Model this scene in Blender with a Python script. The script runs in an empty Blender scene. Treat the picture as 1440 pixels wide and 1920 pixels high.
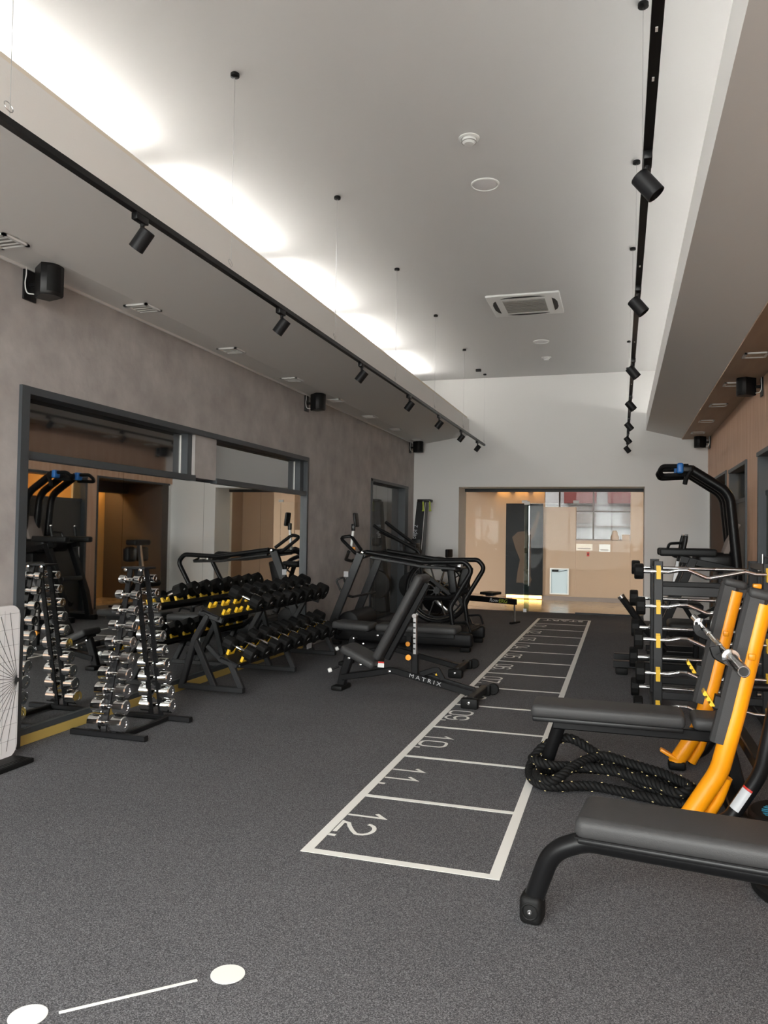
import bpy, bmesh, math, random
from mathutils import Vector, Matrix
random.seed(7)
SC = bpy.context.scene
COL = SC.collection
PI = math.pi
# ---------------------------------------------------------------- camera
cd = bpy.data.cameras.new('camera'); cam = bpy.data.objects.new('camera', cd); COL.objects.link(cam)
cd.sensor_fit = 'VERTICAL'; cd.sensor_height = 36.0; cd.lens = 1442.0 / 1920.0 * 36.0; cd.clip_end = 300
R_ = Vector((0.9557, 0.2939, 0.0159)).normalized()
F_ = Vector((-0.2940, 0.9554, 0.0278)); F_ = (F_ - R_ * F_.dot(R_)).normalized()
U_ = R_.cross(F_)
cam.matrix_world = Matrix(((R_.x, U_.x, -F_.x, 0.0), (R_.y, U_.y, -F_.y, 0.0), (R_.z, U_.z, -F_.z, 1.4), (0, 0, 0, 1)))
SC.camera = cam
# ---------------------------------------------------------------- world, view
w = bpy.data.worlds.new('world'); SC.world = w; w.use_nodes = True
bg = w.node_tree.nodes['Background']; bg.inputs[0].default_value = (1.0, 0.99, 0.975, 1); bg.inputs[1].default_value = 9.5
SC.view_settings.view_transform = 'Standard'; SC.view_settings.look = 'None'
SC.view_settings.gamma = 1.0; SC.view_settings.use_curve_mapping = False
SC.view_settings.exposure = 0.85
COVE = 31.0          # radiance of the LED tubes in the left cove
COVE_R = 15.0         # radiance of the tubes in the right cove
def portal(name, loc, rot, sx, sy):
    l = bpy.data.lights.new(name, 'AREA'); l.shape = 'RECTANGLE'; l.size = sx; l.size_y = sy
    l.cycles.is_portal = True
    o = bpy.data.objects.new(name, l); COL.objects.link(o); o.location = loc; o.rotation_euler = rot
portal('daylight_portal', (-1.14, -2.52, 2.0), (PI / 2, 0, 0), 4.9, 4.1)
portal('daylight_portal', (-0.9, 20.2, 2.1), (-PI / 2, 0, 0), 2.4, 1.7)
# ---------------------------------------------------------------- mesh helpers
def V(*a): return Vector(a)
def fillet(pts, r, n=5):
    pts = [Vector(p) for p in pts]; out = [pts[0]]
    for i in range(1, len(pts) - 1):
        a, b, c = pts[i - 1], pts[i], pts[i + 1]
        d1 = (a - b); d2 = (c - b); l1, l2 = d1.length, d2.length
        rr = r if not isinstance(r, (list, tuple)) else r[i - 1]
        ang = d1.angle(d2)
        if ang > PI - 0.02 or rr <= 0: out.append(b); continue
        t = min(rr / math.tan(ang / 2), l1 * 0.49, l2 * 0.49)
        p0 = b + d1.normalized() * t; p1 = b + d2.normalized() * t
        for k in range(n + 1):
            s = k / n
            out.append(p0 * (1 - s) ** 2 + b * 2 * s * (1 - s) + p1 * s * s)
    out.append(pts[-1]); return out
def catmull(pts, n=8):
    pts = [Vector(p) for p in pts]; P = [pts[0] * 2 - pts[1]] + pts + [pts[-1] * 2 - pts[-2]]; out = []
    for i in range(1, len(P) - 2):
        for k in range(n):
            t = k / n; a, b, c, d = P[i - 1], P[i], P[i + 1], P[i + 2]
            out.append(0.5 * ((2 * b) + (c - a) * t + (2 * a - 5 * b + 4 * c - d) * t * t + (3 * b - a - 3 * c + d) * t ** 3))
    out.append(pts[-1]); return out
class MB:
    def __init__(s): s.v = []; s.f = []
    def add(s, vs, fs):
        o = len(s.v); s.v += [Vector(p) for p in vs]; s.f += [tuple(i + o for i in f) for f in fs]; return s
    def box(s, x0, x1, y0, y1, z0, z1):
        return s.add([(x0, y0, z0), (x1, y0, z0), (x1, y1, z0), (x0, y1, z0), (x0, y0, z1), (x1, y0, z1), (x1, y1, z1), (x0, y1, z1)],
                     [(0, 3, 2, 1), (4, 5, 6, 7), (0, 1, 5, 4), (1, 2, 6, 5), (2, 3, 7, 6), (3, 0, 4, 7)])
    def rbox(s, c, size, r=0.01, seg=2, rot=None):
        bm = bmesh.new(); bmesh.ops.create_cube(bm, size=1.0)
        for v in bm.verts: v.co = Vector((v.co.x * size[0], v.co.y * size[1], v.co.z * size[2]))
        if r > 0: bmesh.ops.bevel(bm, geom=list(bm.edges), offset=min(r, min(size) * 0.49), segments=seg, profile=0.5, affect='EDGES')
        bm.verts.index_update(); c = Vector(c)
        vs = [(rot @ v.co if rot else v.co) + c for v in bm.verts]
        fs = [tuple(v.index for v in f.verts) for f in bm.faces]; bm.free()
        return s.add(vs, fs)
    def bar(s, p0, p1, w, h, up=(0, 0, 1), r=0.0):
        p0 = Vector(p0); p1 = Vector(p1); d = (p1 - p0); L = d.length; d.normalize()
        sd = d.cross(Vector(up))
        if sd.length < 1e-4: sd = d.cross(Vector((1, 0, 0)))
        sd.normalize(); u = sd.cross(d)
        m = Matrix((d, sd, u)).transposed()
        return s.rbox((p0 + p1) / 2, (L, w, h), r, 2, m)
    def tube(s, pts, r, seg=10, caps=True, prof=None, up=None):
        pts = [Vector(p) for p in pts]; n = len(pts); T = []
        for i in range(n):
            a = pts[max(i - 1, 0)]; b = pts[min(i + 1, n - 1)]
            t = b - a; T.append(t.normalized() if t.length > 1e-9 else Vector((0, 0, 1)))
        ref = Vector(up) if up else (Vector((0, 0, 1)) if abs(T[0].z) < 0.9 else Vector((1, 0, 0)))
        nrm = (ref - T[0] * ref.dot(T[0])).normalized(); vs = []
        for i in range(n):
            if i:
                if up:
                    q = ref - T[i] * ref.dot(T[i]); nrm = q.normalized() if q.length > 1e-4 else nrm
                else:
                    nrm = (nrm - T[i] * nrm.dot(T[i])); nrm.normalize()
            bi = T[i].cross(nrm)
            rr = r[i] if isinstance(r, (list, tuple)) else r
            if prof: vs += [pts[i] + bi * a + nrm * b for a, b in prof]
            else: vs += [pts[i] + (bi * math.cos(2 * PI * k / seg) + nrm * math.sin(2 * PI * k / seg)) * rr for k in range(seg)]
        m = len(prof) if prof else seg
        fs = [(i * m + k, i * m + (k + 1) % m, (i + 1) * m + (k + 1) % m, (i + 1) * m + k) for i in range(n - 1) for k in range(m)]
        if caps: fs += [tuple(range(m - 1, -1, -1)), tuple((n - 1) * m + k for k in range(m))]
        return s.add(vs, fs)
    def rect(s, pts, w, h, up=(0, 0, 1), c=0.006):
        a, b = w / 2, h / 2
        return s.tube(pts, 1, prof=[(a - c, b), (a, b - c), (a, -b + c), (a - c, -b), (-a + c, -b), (-a, -b + c), (-a, b - c), (-a + c, b)], up=up)
    def cyl(s, p0, p1, r, seg=16, r2=None):
        return s.tube([p0, p1], [r, r if r2 is None else r2], seg)
    def lathe(s, prof, org, axis=(0, 0, 1), seg=20):
        """prof: (radius, distance along axis)"""
        ax = Vector(axis).normalized(); org = Vector(org)
        q = Vector((0, 0, 1)) if abs(ax.z) < 0.9 else Vector((1, 0, 0))
        a = q.cross(ax).normalized(); b = ax.cross(a); vs = []
        for r, h in prof: vs += [org + ax * h + (a * math.cos(2 * PI * k / seg) + b * math.sin(2 * PI * k / seg)) * max(r, 1e-4) for k in range(seg)]
        n = len(prof)
        fs = [(i * seg + k, i * seg + (k + 1) % seg, (i + 1) * seg + (k + 1) % seg, (i + 1) * seg + k) for i in range(n - 1) for k in range(seg)]
        fs += [tuple(range(seg - 1, -1, -1)), tuple((n - 1) * seg + k for k in range(seg))]
        return s.add(vs, fs)
    def torus(s, c, axis, R, r, seg=28, ts=8, a0=0.0, a1=2 * PI):
        ax = Vector(axis).normalized(); q = Vector((0, 0, 1)) if abs(ax.z) < 0.9 else Vector((1, 0, 0))
        a = q.cross(ax).normalized(); b = ax.cross(a); full = abs(a1 - a0 - 2 * PI) < 1e-3
        pts = [Vector(c) + (a * math.cos(a0 + (a1 - a0) * k / seg) + b * math.sin(a0 + (a1 - a0) * k / seg)) * R for k in range(seg + 1)]
        return s.tube(pts, r, ts, caps=not full)
    def prism(s, poly, t0, t1, fn):
        """extrude 2D poly between t0 and t1; fn(u,v,t)->xyz"""
        n = len(poly)
        vs = [fn(u, v, t0) for u, v in poly] + [fn(u, v, t1) for u, v in poly]
        fs = [tuple(range(n - 1, -1, -1)), tuple(range(n, 2 * n))] + [(i, (i + 1) % n, n + (i + 1) % n, n + i) for i in range(n)]
        return s.add(vs, fs)
    def stroke(s, pts, wd, fn, closed=False):
        """flat ribbon along 2D polyline; fn(u,v)->xyz"""
        P = [Vector((p[0], p[1])) for p in pts]; n = len(P); L = []; Rr = []
        for i in range(n):
            if closed: a, b, c = P[i - 1], P[i], P[(i + 1) % n]
            else: a, b, c = P[max(i - 1, 0)], P[i], P[min(i + 1, n - 1)]
            d1 = (b - a).normalized() if (b - a).length > 1e-9 else (c - b).normalized()
            d2 = (c - b).normalized() if (c - b).length > 1e-9 else d1
            n1 = Vector((-d1.y, d1.x)); n2 = Vector((-d2.y, d2.x)); m = (n1 + n2)
            m = m.normalized() if m.length > 1e-6 else n1
            k = wd / 2 / max(m.dot(n1), 0.4)
            L.append(b + m * k); Rr.append(b - m * k)
        vs = [fn(p.x, p.y) for p in L] + [fn(p.x, p.y) for p in Rr]
        rng = range(n if closed else n - 1)
        return s.add(vs, [(i, n + i, n + (i + 1) % n, (i + 1) % n) for i in rng])
    def mesh(s, name, sharp=35, fixn=True):
        me = bpy.data.meshes.new(name); me.from_pydata([tuple(p) for p in s.v], [], s.f); 
        if fixn:
            bm = bmesh.new(); bm.from_mesh(me); bmesh.ops.recalc_face_normals(bm, faces=bm.faces); bm.to_mesh(me); bm.free()
        me.shade_smooth(); me.set_sharp_from_angle(angle=math.radians(sharp)); return me
    def build(s, name, mat, parent=None, sharp=35, label=None, kind=None, fixn=True):
        if parent is not None and parent.get('w_'):
            o3 = parent.location.copy(); s.v = [p - o3 for p in s.v]
        return put(name, s.mesh(name, sharp, fixn), mat, parent, label, kind)
def put(name, me, mat, parent=None, label=None, kind=None):
    o = bpy.data.objects.new(name, me); COL.objects.link(o)
    if mat is not None and not me.materials: me.materials.append(M[mat] if isinstance(mat, str) else mat)
    if parent is not None: o.parent = parent
    if label: o['label'] = label
    if kind: o['kind'] = kind
    return o
def tag(o, label, cat, group=None, kind=None):
    o['label'] = label; o['category'] = cat
    if group: o['group'] = group
    if kind: o['kind'] = kind
    return o
def thing(name, label, cat, loc=(0, 0, 0), rz=0.0, group=None, world=False):
    """an Empty at the base of a thing; world=True: its parts are given in room coordinates"""
    o = bpy.data.objects.new(name, None); COL.objects.link(o); o.empty_display_size = 0.1
    o.location = loc; o.rotation_euler = (0, 0, rz); tag(o, label, cat, group)
    if world: o['w_'] = 1
    return o
def struct(name, mb, mat, label=None, parent=None, sharp=30):
    o = mb.build(name, mat, parent, sharp)
    if parent is None: o['kind'] = 'structure'
    if label: o['label'] = label
    return o
def dup(root, loc, rot, label, group=None):
    r = root.copy(); COL.objects.link(r); r.location = loc; r.rotation_euler = rot; r['label'] = label
    if group: r['group'] = group
    for ch in root.children:
        c = ch.copy(); COL.objects.link(c); c.parent = r
        for g in ch.children:
            d = g.copy(); COL.objects.link(d); d.parent = c
    return r
def text_mesh(txt, size, mat, parent, name, mtx, shear=0.0, ext=0.0006, sx=1.0, label=None):
    cu = bpy.data.curves.new(name, 'FONT'); cu.body = txt; cu.size = size; cu.extrude = ext; cu.align_x = 'CENTER'; cu.align_y = 'CENTER'; cu.shear = shear; cu.resolution_u = 3
    to = bpy.data.objects.new(name, cu); COL.objects.link(to)
    dg = bpy.context.evaluated_depsgraph_get(); dg.update()
    me = bpy.data.meshes.new_from_object(to.evaluated_get(dg))
    bpy.data.objects.remove(to)
    me.transform(mtx @ Matrix.Diagonal((sx, 1, 1, 1)))
    if parent is not None and parent.get('w_'): me.transform(Matrix.Translation(-parent.location))
    me.materials.clear()
    return put(name, me, mat, parent, label)
def frame_mtx(o, xd, yd):
    xd = Vector(xd).normalized(); yd = Vector(yd); yd = (yd - xd * yd.dot(xd)).normalized(); zd = xd.cross(yd)
    m = Matrix((xd, yd, zd)).transposed().to_4x4(); m.translation = Vector(o); return m
# ---------------------------------------------------------------- materials
M = {}
def mat(name, col, rough=0.5, metal=0.0, col2=None, nscale=8.0, bump=0.0, bscale=60.0, spec=0.5, emit=None, estr=0.0, contrast=(0.35, 0.65), stretch=None, detail=4.0, coat=0.0):
    m = bpy.data.materials.new(name); m.use_nodes = True; nt = m.node_tree; b = nt.nodes['Principled BSDF']; L = nt.links
    b.inputs['Base Color'].default_value = (*col, 1); b.inputs['Roughness'].default_value = rough; b.inputs['Metallic'].default_value = metal
    b.inputs['Specular IOR Level'].default_value = spec; b.inputs['Coat Weight'].default_value = coat
    tc = nt.nodes.new('ShaderNodeTexCoord'); src = tc.outputs['Object']
    if stretch:
        mp = nt.nodes.new('ShaderNodeMapping'); mp.inputs['Scale'].default_value = stretch; L.new(src, mp.inputs[0]); src = mp.outputs[0]
    if col2 is not None:
        n = nt.nodes.new('ShaderNodeTexNoise'); n.inputs['Scale'].default_value = nscale; n.inputs['Detail'].default_value = detail; L.new(src, n.inputs['Vector'])
        r = nt.nodes.new('ShaderNodeValToRGB'); r.color_ramp.elements[0].position = contrast[0]; r.color_ramp.elements[1].position = contrast[1]
        r.color_ramp.elements[0].color = (*col, 1); r.color_ramp.elements[1].color = (*col2, 1)
        L.new(n.outputs[0], r.inputs[0]); L.new(r.outputs[0], b.inputs['Base Color'])
    if bump > 0:
        n2 = nt.nodes.new('ShaderNodeTexNoise'); n2.inputs['Scale'].default_value = bscale; n2.inputs['Detail'].default_value = 3; L.new(src, n2.inputs['Vector'])
        bp = nt.nodes.new('ShaderNodeBump'); bp.inputs['Strength'].default_value = bump; bp.inputs['Distance'].default_value = 0.01
        L.new(n2.outputs[0], bp.inputs['Height']); L.new(bp.outputs[0], b.inputs['Normal'])
    if emit is not None:
        b.inputs['Emission Color'].default_value = (*emit, 1); b.inputs['Emission Strength'].default_value = estr
    M[name] = m; return m
def glassmat(name, tint=(1, 1, 1), refl=0.0, rough=0.0, ior=1.16):
    """thin architectural pane: mostly see-through, mirror-like at grazing angles"""
    m = bpy.data.materials.new(name); m.use_nodes = True; nt = m.node_tree; nt.nodes.clear(); L = nt.links
    out = nt.nodes.new('ShaderNodeOutputMaterial'); mx = nt.nodes.new('ShaderNodeMixShader')
    tr = nt.nodes.new('ShaderNodeBsdfTransparent'); tr.inputs[0].default_value = (*tint, 1)
    gl = nt.nodes.new('ShaderNodeBsdfGlossy'); gl.inputs['Roughness'].default_value = rough
    fr = nt.nodes.new('ShaderNodeFresnel'); fr.inputs[0].default_value = ior
    ad = nt.nodes.new('ShaderNodeMath'); ad.operation = 'ADD'; ad.inputs[1].default_value = refl; ad.use_clamp = True
    L.new(fr.outputs[0], ad.inputs[0]); L.new(ad.outputs[0], mx.inputs[0]); L.new(tr.outputs[0], mx.inputs[1]); L.new(gl.outputs[0], mx.inputs[2]); L.new(mx.outputs[0], out.inputs[0])
    M[name] = m; return m
def carpet():
    m = bpy.data.materials.new('carpet'); m.use_nodes = True; nt = m.node_tree; b = nt.nodes['Principled BSDF']; L = nt.links
    b.inputs['Roughness'].default_value = 0.95; b.inputs['Specular IOR Level'].default_value = 0.15
    tc = nt.nodes.new('ShaderNodeTexCoord')
    n1 = nt.nodes.new('ShaderNodeTexNoise'); n1.inputs['Scale'].default_value = 190; n1.inputs['Detail'].default_value = 3; n1.inputs['Roughness'].default_value = 0.65
    n2 = nt.nodes.new('ShaderNodeTexNoise'); n2.inputs['Scale'].default_value = 1.3; n2.inputs['Detail'].default_value = 3
    n3 = nt.nodes.new('ShaderNodeTexVoronoi'); n3.inputs['Scale'].default_value = 130
    for n in (n1, n2, n3): L.new(tc.outputs['Object'], n.inputs['Vector'])
    n3.inputs['Scale'].default_value = 330
    sp_ = nt.nodes.new('ShaderNodeSeparateColor'); L.new(n3.outputs['Color'], sp_.inputs[0])
    mm = nt.nodes.new('ShaderNodeMath'); mm.operation = 'MULTIPLY_ADD'; mm.inputs[1].default_value = 0.34; L.new(sp_.outputs[0], mm.inputs[0])
    m2 = nt.nodes.new('ShaderNodeMath'); m2.operation = 'MULTIPLY'; m2.inputs[1].default_value = 0.66; L.new(n1.outputs[0], m2.inputs[0]); L.new(m2.outputs[0], mm.inputs[2])
    r = nt.nodes.new('ShaderNodeValToRGB'); e = r.color_ramp.elements
    e[0].position = 0.32; e[0].color = (0.052, 0.052, 0.056, 1); e[1].position = 0.70; e[1].color = (0.25, 0.25, 0.262, 1)
    k = e.new(0.51); k.color = (0.108, 0.108, 0.114, 1)
    L.new(mm.outputs[0], r.inputs[0])
    mx = nt.nodes.new('ShaderNodeMix'); mx.data_type = 'RGBA'; mx.blend_type = 'MULTIPLY'; mx.inputs[0].default_value = 0.35
    r2 = nt.nodes.new('ShaderNodeValToRGB'); r2.color_ramp.elements[0].position = 0.3; r2.color_ramp.elements[0].color = (0.75, 0.75, 0.76, 1); r2.color_ramp.elements[1].position = 0.7; r2.color_ramp.elements[1].color = (1.1, 1.1, 1.1, 1)
    L.new(n2.outputs[0], r2.inputs[0]); L.new(r.outputs[0], mx.inputs[6]); L.new(r2.outputs[0], mx.inputs[7]); L.new(mx.outputs[2], b.inputs['Base Color'])
    bp = nt.nodes.new('ShaderNodeBump'); bp.inputs['Strength'].default_value = 0.25; bp.inputs['Distance'].default_value = 0.003
    L.new(n1.outputs[0], bp.inputs['Height']); L.new(bp.outputs[0], b.inputs['Normal']); M['carpet'] = m
carpet()
mat('white_paint', (0.80, 0.79, 0.77), 0.75, bump=0.05, bscale=120)
mat('ceiling_paint', (0.70, 0.695, 0.685), 0.85, bump=0.04, bscale=120)
mat('cream_edge', (0.78, 0.72, 0.62), 0.7)
mat('plaster', (0.335, 0.312, 0.302), 0.85, col2=(0.455, 0.43, 0.415), nscale=4.5, bump=0.25, bscale=18, contrast=(0.3, 0.72), detail=8)
mat('wood_panel', (0.56, 0.335, 0.215), 0.55, col2=(0.64, 0.41, 0.28), nscale=2.2, stretch=(6, 6, 0.6), bump=0.03, bscale=30, detail=6)
mat('bounce_tan_soffit', (0.40, 0.29, 0.21), 0.7, col2=(0.44, 0.33, 0.24), nscale=2.0, stretch=(6, 0.6, 6))  # tan holds the warm bounce from the wood wall
mat('charcoal_frame', (0.048, 0.055, 0.062), 0.45)
mat('dark_door', (0.055, 0.053, 0.052), 0.5)
mat('brown_wall', (0.085, 0.062, 0.048), 0.7)
mat('ochre_wall', (0.55, 0.33, 0.12), 0.75)
mat('beige_wall', (0.40, 0.285, 0.20), 0.75)
mat('lobby_floor', (0.42, 0.30, 0.19), 0.18, col2=(0.52, 0.39, 0.26), nscale=3, stretch=(1, 8, 1))
mat('yellow_base', (0.50, 0.36, 0.10), 0.5)
mat('black_plastic', (0.006, 0.006, 0.0065), 0.42, spec=0.35)
mat('black_satin', (0.006, 0.006, 0.0065), 0.36, spec=0.25)
mat('black_powder', (0.009, 0.009, 0.010), 0.5, bump=0.08, bscale=400, spec=0.25)
mat('grey_powder', (0.016, 0.0165, 0.018), 0.42, bump=0.05, bscale=400, spec=0.35)
mat('rubber', (0.005, 0.005, 0.005), 0.6, bump=0.1, bscale=200, spec=0.22)
mat('vinyl', (0.014, 0.0145, 0.015), 0.5, bump=0.12, bscale=260, spec=0.35)
mat('vinyl_grey', (0.042, 0.0415, 0.042), 0.52, bump=0.12, bscale=260, spec=0.35)
mat('chrome', (0.82, 0.82, 0.82), 0.09, 1.0)
mat('steel', (0.55, 0.55, 0.55), 0.28, 1.0)
mat('gold', (0.80, 0.50, 0.04), 0.3, 0.55)
mat('orange_paint', (0.93, 0.34, 0.004), 0.35)
mat('yellow_plastic', (0.85, 0.52, 0.02), 0.45)
mat('orange_plastic', (0.95, 0.36, 0.03), 0.4)
mat('marking', (0.88, 0.88, 0.84), 0.6)
mat('white_plastic', (0.78, 0.78, 0.76), 0.45)
mat('board_white', (0.80, 0.79, 0.80), 0.3)
mat('ink', (0.03, 0.03, 0.03), 0.6)
mat('grey_ink', (0.42, 0.42, 0.43), 0.5)
mat('green_plastic', (0.45, 0.55, 0.06), 0.45)
mat('blue_plastic', (0.02, 0.16, 0.50), 0.4)
mat('blue_ink', (0.03, 0.30, 0.48), 0.5)
mat('red_ink', (0.55, 0.03, 0.02), 0.5)
mat('sticker', (0.55, 0.57, 0.60), 0.35)
mat('grille', (0.28, 0.27, 0.25), 0.6)
mat('dark_slot', (0.03, 0.03, 0.03), 0.7)
mat('led', (0.9, 0.9, 0.9), 0.5, emit=(1.0, 0.97, 0.93), estr=COVE)
mat('led_r', (0.9, 0.9, 0.9), 0.5, emit=(1.0, 0.97, 0.93), estr=COVE_R)
mat('led_warm', (0.9, 0.7, 0.4), 0.5, emit=(1.0, 0.55, 0.14), estr=4.0)
mat('lobby_fill', (0.9, 0.8, 0.6), 0.5, emit=(1.0, 0.74, 0.48), estr=2.2)  # glow of the added lobby lamp, out of view
mat('lobby_gold', (0.9, 0.7, 0.4), 0.5, emit=(1.0, 0.60, 0.18), estr=16.0)
mat('corridor_glow', (0.9, 0.7, 0.4), 0.5, emit=(1.0, 0.62, 0.25), estr=16.0)
mat('screen_lit', (0.42, 0.50, 0.53), 0.3, emit=(0.75, 0.9, 1.0), estr=0.06)
mat('mirror', (0.86, 0.88, 0.87), 0.015, 1.0)
mat('dark_glass', (0.018, 0.020, 0.022), 0.04, spec=1.0, coat=1.0)
M['dark_glass'].node_tree.nodes['Principled BSDF'].inputs['IOR'].default_value = 2.3
mat('poster_dark', (0.016, 0.018, 0.020), 0.7, spec=0.15)
mat('poster_tone', (0.085, 0.062, 0.046), 0.7, spec=0.15)
mat('facade_white', (0.42, 0.42, 0.42), 0.8, col2=(0.48, 0.48, 0.48), nscale=3)
mat('facade_red', (0.20, 0.055, 0.05), 0.8)
mat('facade_pane', (0.10, 0.10, 0.10), 0.2)
mat('facade_trim', (0.22, 0.18, 0.16), 0.8)
mat('facade_dark', (0.13, 0.12, 0.11), 0.8, col2=(0.17, 0.16, 0.15), nscale=3)
mat('asphalt', (0.22, 0.22, 0.21), 0.9, col2=(0.28, 0.28, 0.27), nscale=4)
mat('rope', (0.005, 0.005, 0.005), 0.7, spec=0.25)
mat('fleck', (0.75, 0.62, 0.30), 0.5)
glassmat('clear_glass', (0.97, 0.985, 0.98))
glassmat('dimming_glass', (0.34, 0.34, 0.34))  # tint added to dim the bright street behind the lobby
glassmat('glass_edge', (0.70, 0.80, 0.76), 0.1)
# ================================================================ the setting
XL, XR, YB, YF, CZ = -3.66, 1.375, 13.72, -2.5, 4.23
ident = lambda u, v, t: (u, v, t)
struct('floor', MB().box(-3.95, 1.7, YF - 0.2, 14.42, -0.06, 0.0), 'carpet', 'dark grey speckled carpet floor of the gym')
struct('floor', MB().box(-5.2, 3.2, 14.42, 20.3, -0.06, 0.0), 'lobby_floor', 'polished wooden floor of the lobby behind the glass')
struct('ground', MB().box(-60, 60, -60, 70, -0.4, -0.25), 'asphalt', 'grey street outside')
struct('ceiling', MB().box(-3.95, 1.7, YF - 0.2, 14.45, CZ, CZ + 0.1), 'ceiling_paint', 'high white painted ceiling')
# left wall with the mirror / transom opening and the door opening
wl = MB(); x0 = -3.98
wl.box(x0, XL, YF, 3.975, 0, CZ).box(x0, XL, 3.975, 8.69, 2.297, CZ).box(x0, XL, 8.69, 11.19, 0, CZ).box(x0, XL, 11.19, 13.31, 2.23, CZ).box(x0, XL, 13.31, YB, 0, CZ)
wl.box(x0, -3.668, 6.10, 6.48, 1.875, 2.297)
struct('wall_left', wl, 'plaster', 'grey brown concrete plaster wall')
struct('wall_left', MB().box(-4.05, -3.99, 3.5, 13.8, 0, 2.5), 'dark_door', 'dark backing behind the left wall openings')
struct('trim_1', MB().box(XL, XL + 0.01, YF, YB, 3.27, CZ), 'ceiling_paint', 'white upper wall inside the left cove')
# transom window with its frame
def frame_part(name, parent, *b): MB().box(*b).build(name, 'charcoal_frame', parent)
w1 = bpy.data.objects.new('window_1', None); COL.objects.link(w1); w1['kind'] = 'structure'; w1['label'] = 'dark framed transom windows above the wall mirror'
frame_part('frame_jamb', w1, -3.84, -3.635, 3.965, 4.035, 0.0, 2.31)
frame_part('frame_jamb', w1, -3.84, -3.645, 8.655, 8.70, 0.0, 2.30)
frame_part('frame_head', w1, -3.84, -3.64, 3.975, 8.69, 2.262, 2.31)
frame_part('frame_rail', w1, -3.84, -3.655, 4.03, 6.10, 1.845, 1.895)
frame_part('frame_rail', w1, -3.84, -3.655, 6.48, 8.66, 1.845, 1.895)
frame_part('frame_post', w1, -3.84, -3.70, 6.03, 6.10, 1.89, 2.262)
frame_part('frame_post', w1, -3.84, -3.70, 8.55, 8.66, 1.89, 2.262)
MB().box(-3.79, -3.775, 4.035, 6.03, 1.895, 2.262).build('pane', 'dark_glass', w1)
MB().box(-3.79, -3.775, 6.48, 8.55, 1.895, 2.262).build('pane', 'dark_glass', w1)
for y in (6.02, 8.535): MB().box(-3.775, -3.765, y, y + 0.012, 1.9, 2.25).build('seal', 'white_plastic', w1)
# mirror
mr = thing('wall_mirror', 'frameless wall mirror of four tall panels along the plaster wall', 'mirror', (-3.69, 6.33, 0.09), world=True)
ys = [4.035, 5.10, 6.31, 7.49, 8.655]
for a, b in zip(ys[:-1], ys[1:]):
    MB().box(-3.70, -3.69, a + 0.0015, b - 0.0015, 0.10, 1.845).build('mirror_panel', 'mirror', mr)
MB().box(-3.74, -3.702, 4.03, 8.66, 0.05, 1.85).build('backing_board', 'black_plastic', mr)
MB().box(-3.74, -3.672, 4.035, 8.655, 0.062, 0.10).build('bottom_rail', 'charcoal_frame', mr)
struct('baseboard_left', MB().box(-3.75, -3.662, 3.98, 8.69, 0, 0.062), 'yellow_base', 'ochre yellow baseboard below the mirror')
# folding glass door on the left wall
d1 = bpy.data.objects.new('door_1', None); COL.objects.link(d1); d1['kind'] = 'structure'; d1['label'] = 'dark framed door with three glossy grey leaves in the left wall'
frame_part('frame_jamb', d1, -3.85, -3.645, 11.18, 11.24, 0, 2.24); frame_part('frame_jamb', d1, -3.85, -3.65, 13.12, 13.32, 0, 2.235); frame_part('frame_head', d1, -3.85, -3.645, 11.18, 13.32, 2.20, 2.245)
mat('door_glass', (0.10, 0.10, 0.095), 0.08, spec=0.9, coat=0.6)
for a, b in ((11.245, 11.80), (11.81, 12.45), (12.46, 13.12)): MB().box(-3.80, -3.775, a, b, 0.01, 2.20).build('door_leaf', 'door_glass', d1)
# back wall
wb = MB(); xa, xb, zt = -2.81, 0.385, 2.262
wb.box(-3.95, xa, YB, 14.42, 0, CZ).box(xb, 1.7, YB, 14.42, 0, CZ).box(xa, xb, YB, 14.42, zt, CZ)
struct('wall_back', wb, 'white_paint', 'white back wall above the glass entrance')
struct('trim_2', MB().box(xa, xb, 14.28, 14.36, zt - 0.055, zt), 'black_plastic', 'black header track above the glass entrance')
# front wall (behind the camera) with a wide window
wf = MB(); wf.box(-3.95, -3.58, YF - 0.2, YF, 0, CZ).box(1.3, 1.7, YF - 0.2, YF, 0, CZ).box(-3.58, 1.3, YF - 0.2, YF, 0, 0.06).box(-3.58, 1.3, YF - 0.2, YF, 4.1, CZ)
struct('wall_front', wf, 'white_paint', 'white front wall around the street window')
w2 = bpy.data.objects.new('window_2', None); COL.objects.link(w2); w2['kind'] = 'structure'; w2['label'] = 'wide street window behind the camera'
for x in (-3.58, -1.97, -0.36, 1.25): MB().box(x, x + 0.05, YF - 0.12, YF - 0.04, 0.06, 4.1).build('frame_post', 'charcoal_frame', w2)
for z in (0.06, 2.6, 4.05): MB().box(-3.58, 1.3, YF - 0.115, YF - 0.045, z, z + 0.05).build('frame_rail', 'charcoal_frame', w2)
for x in (-3.53, -1.92, -0.31):
    for za, zb in ((0.11, 2.60), (2.65, 4.05)): MB().box(x, x + 1.56, YF - 0.085, YF - 0.078, za, zb).build('pane', 'clear_glass', w2)
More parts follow.
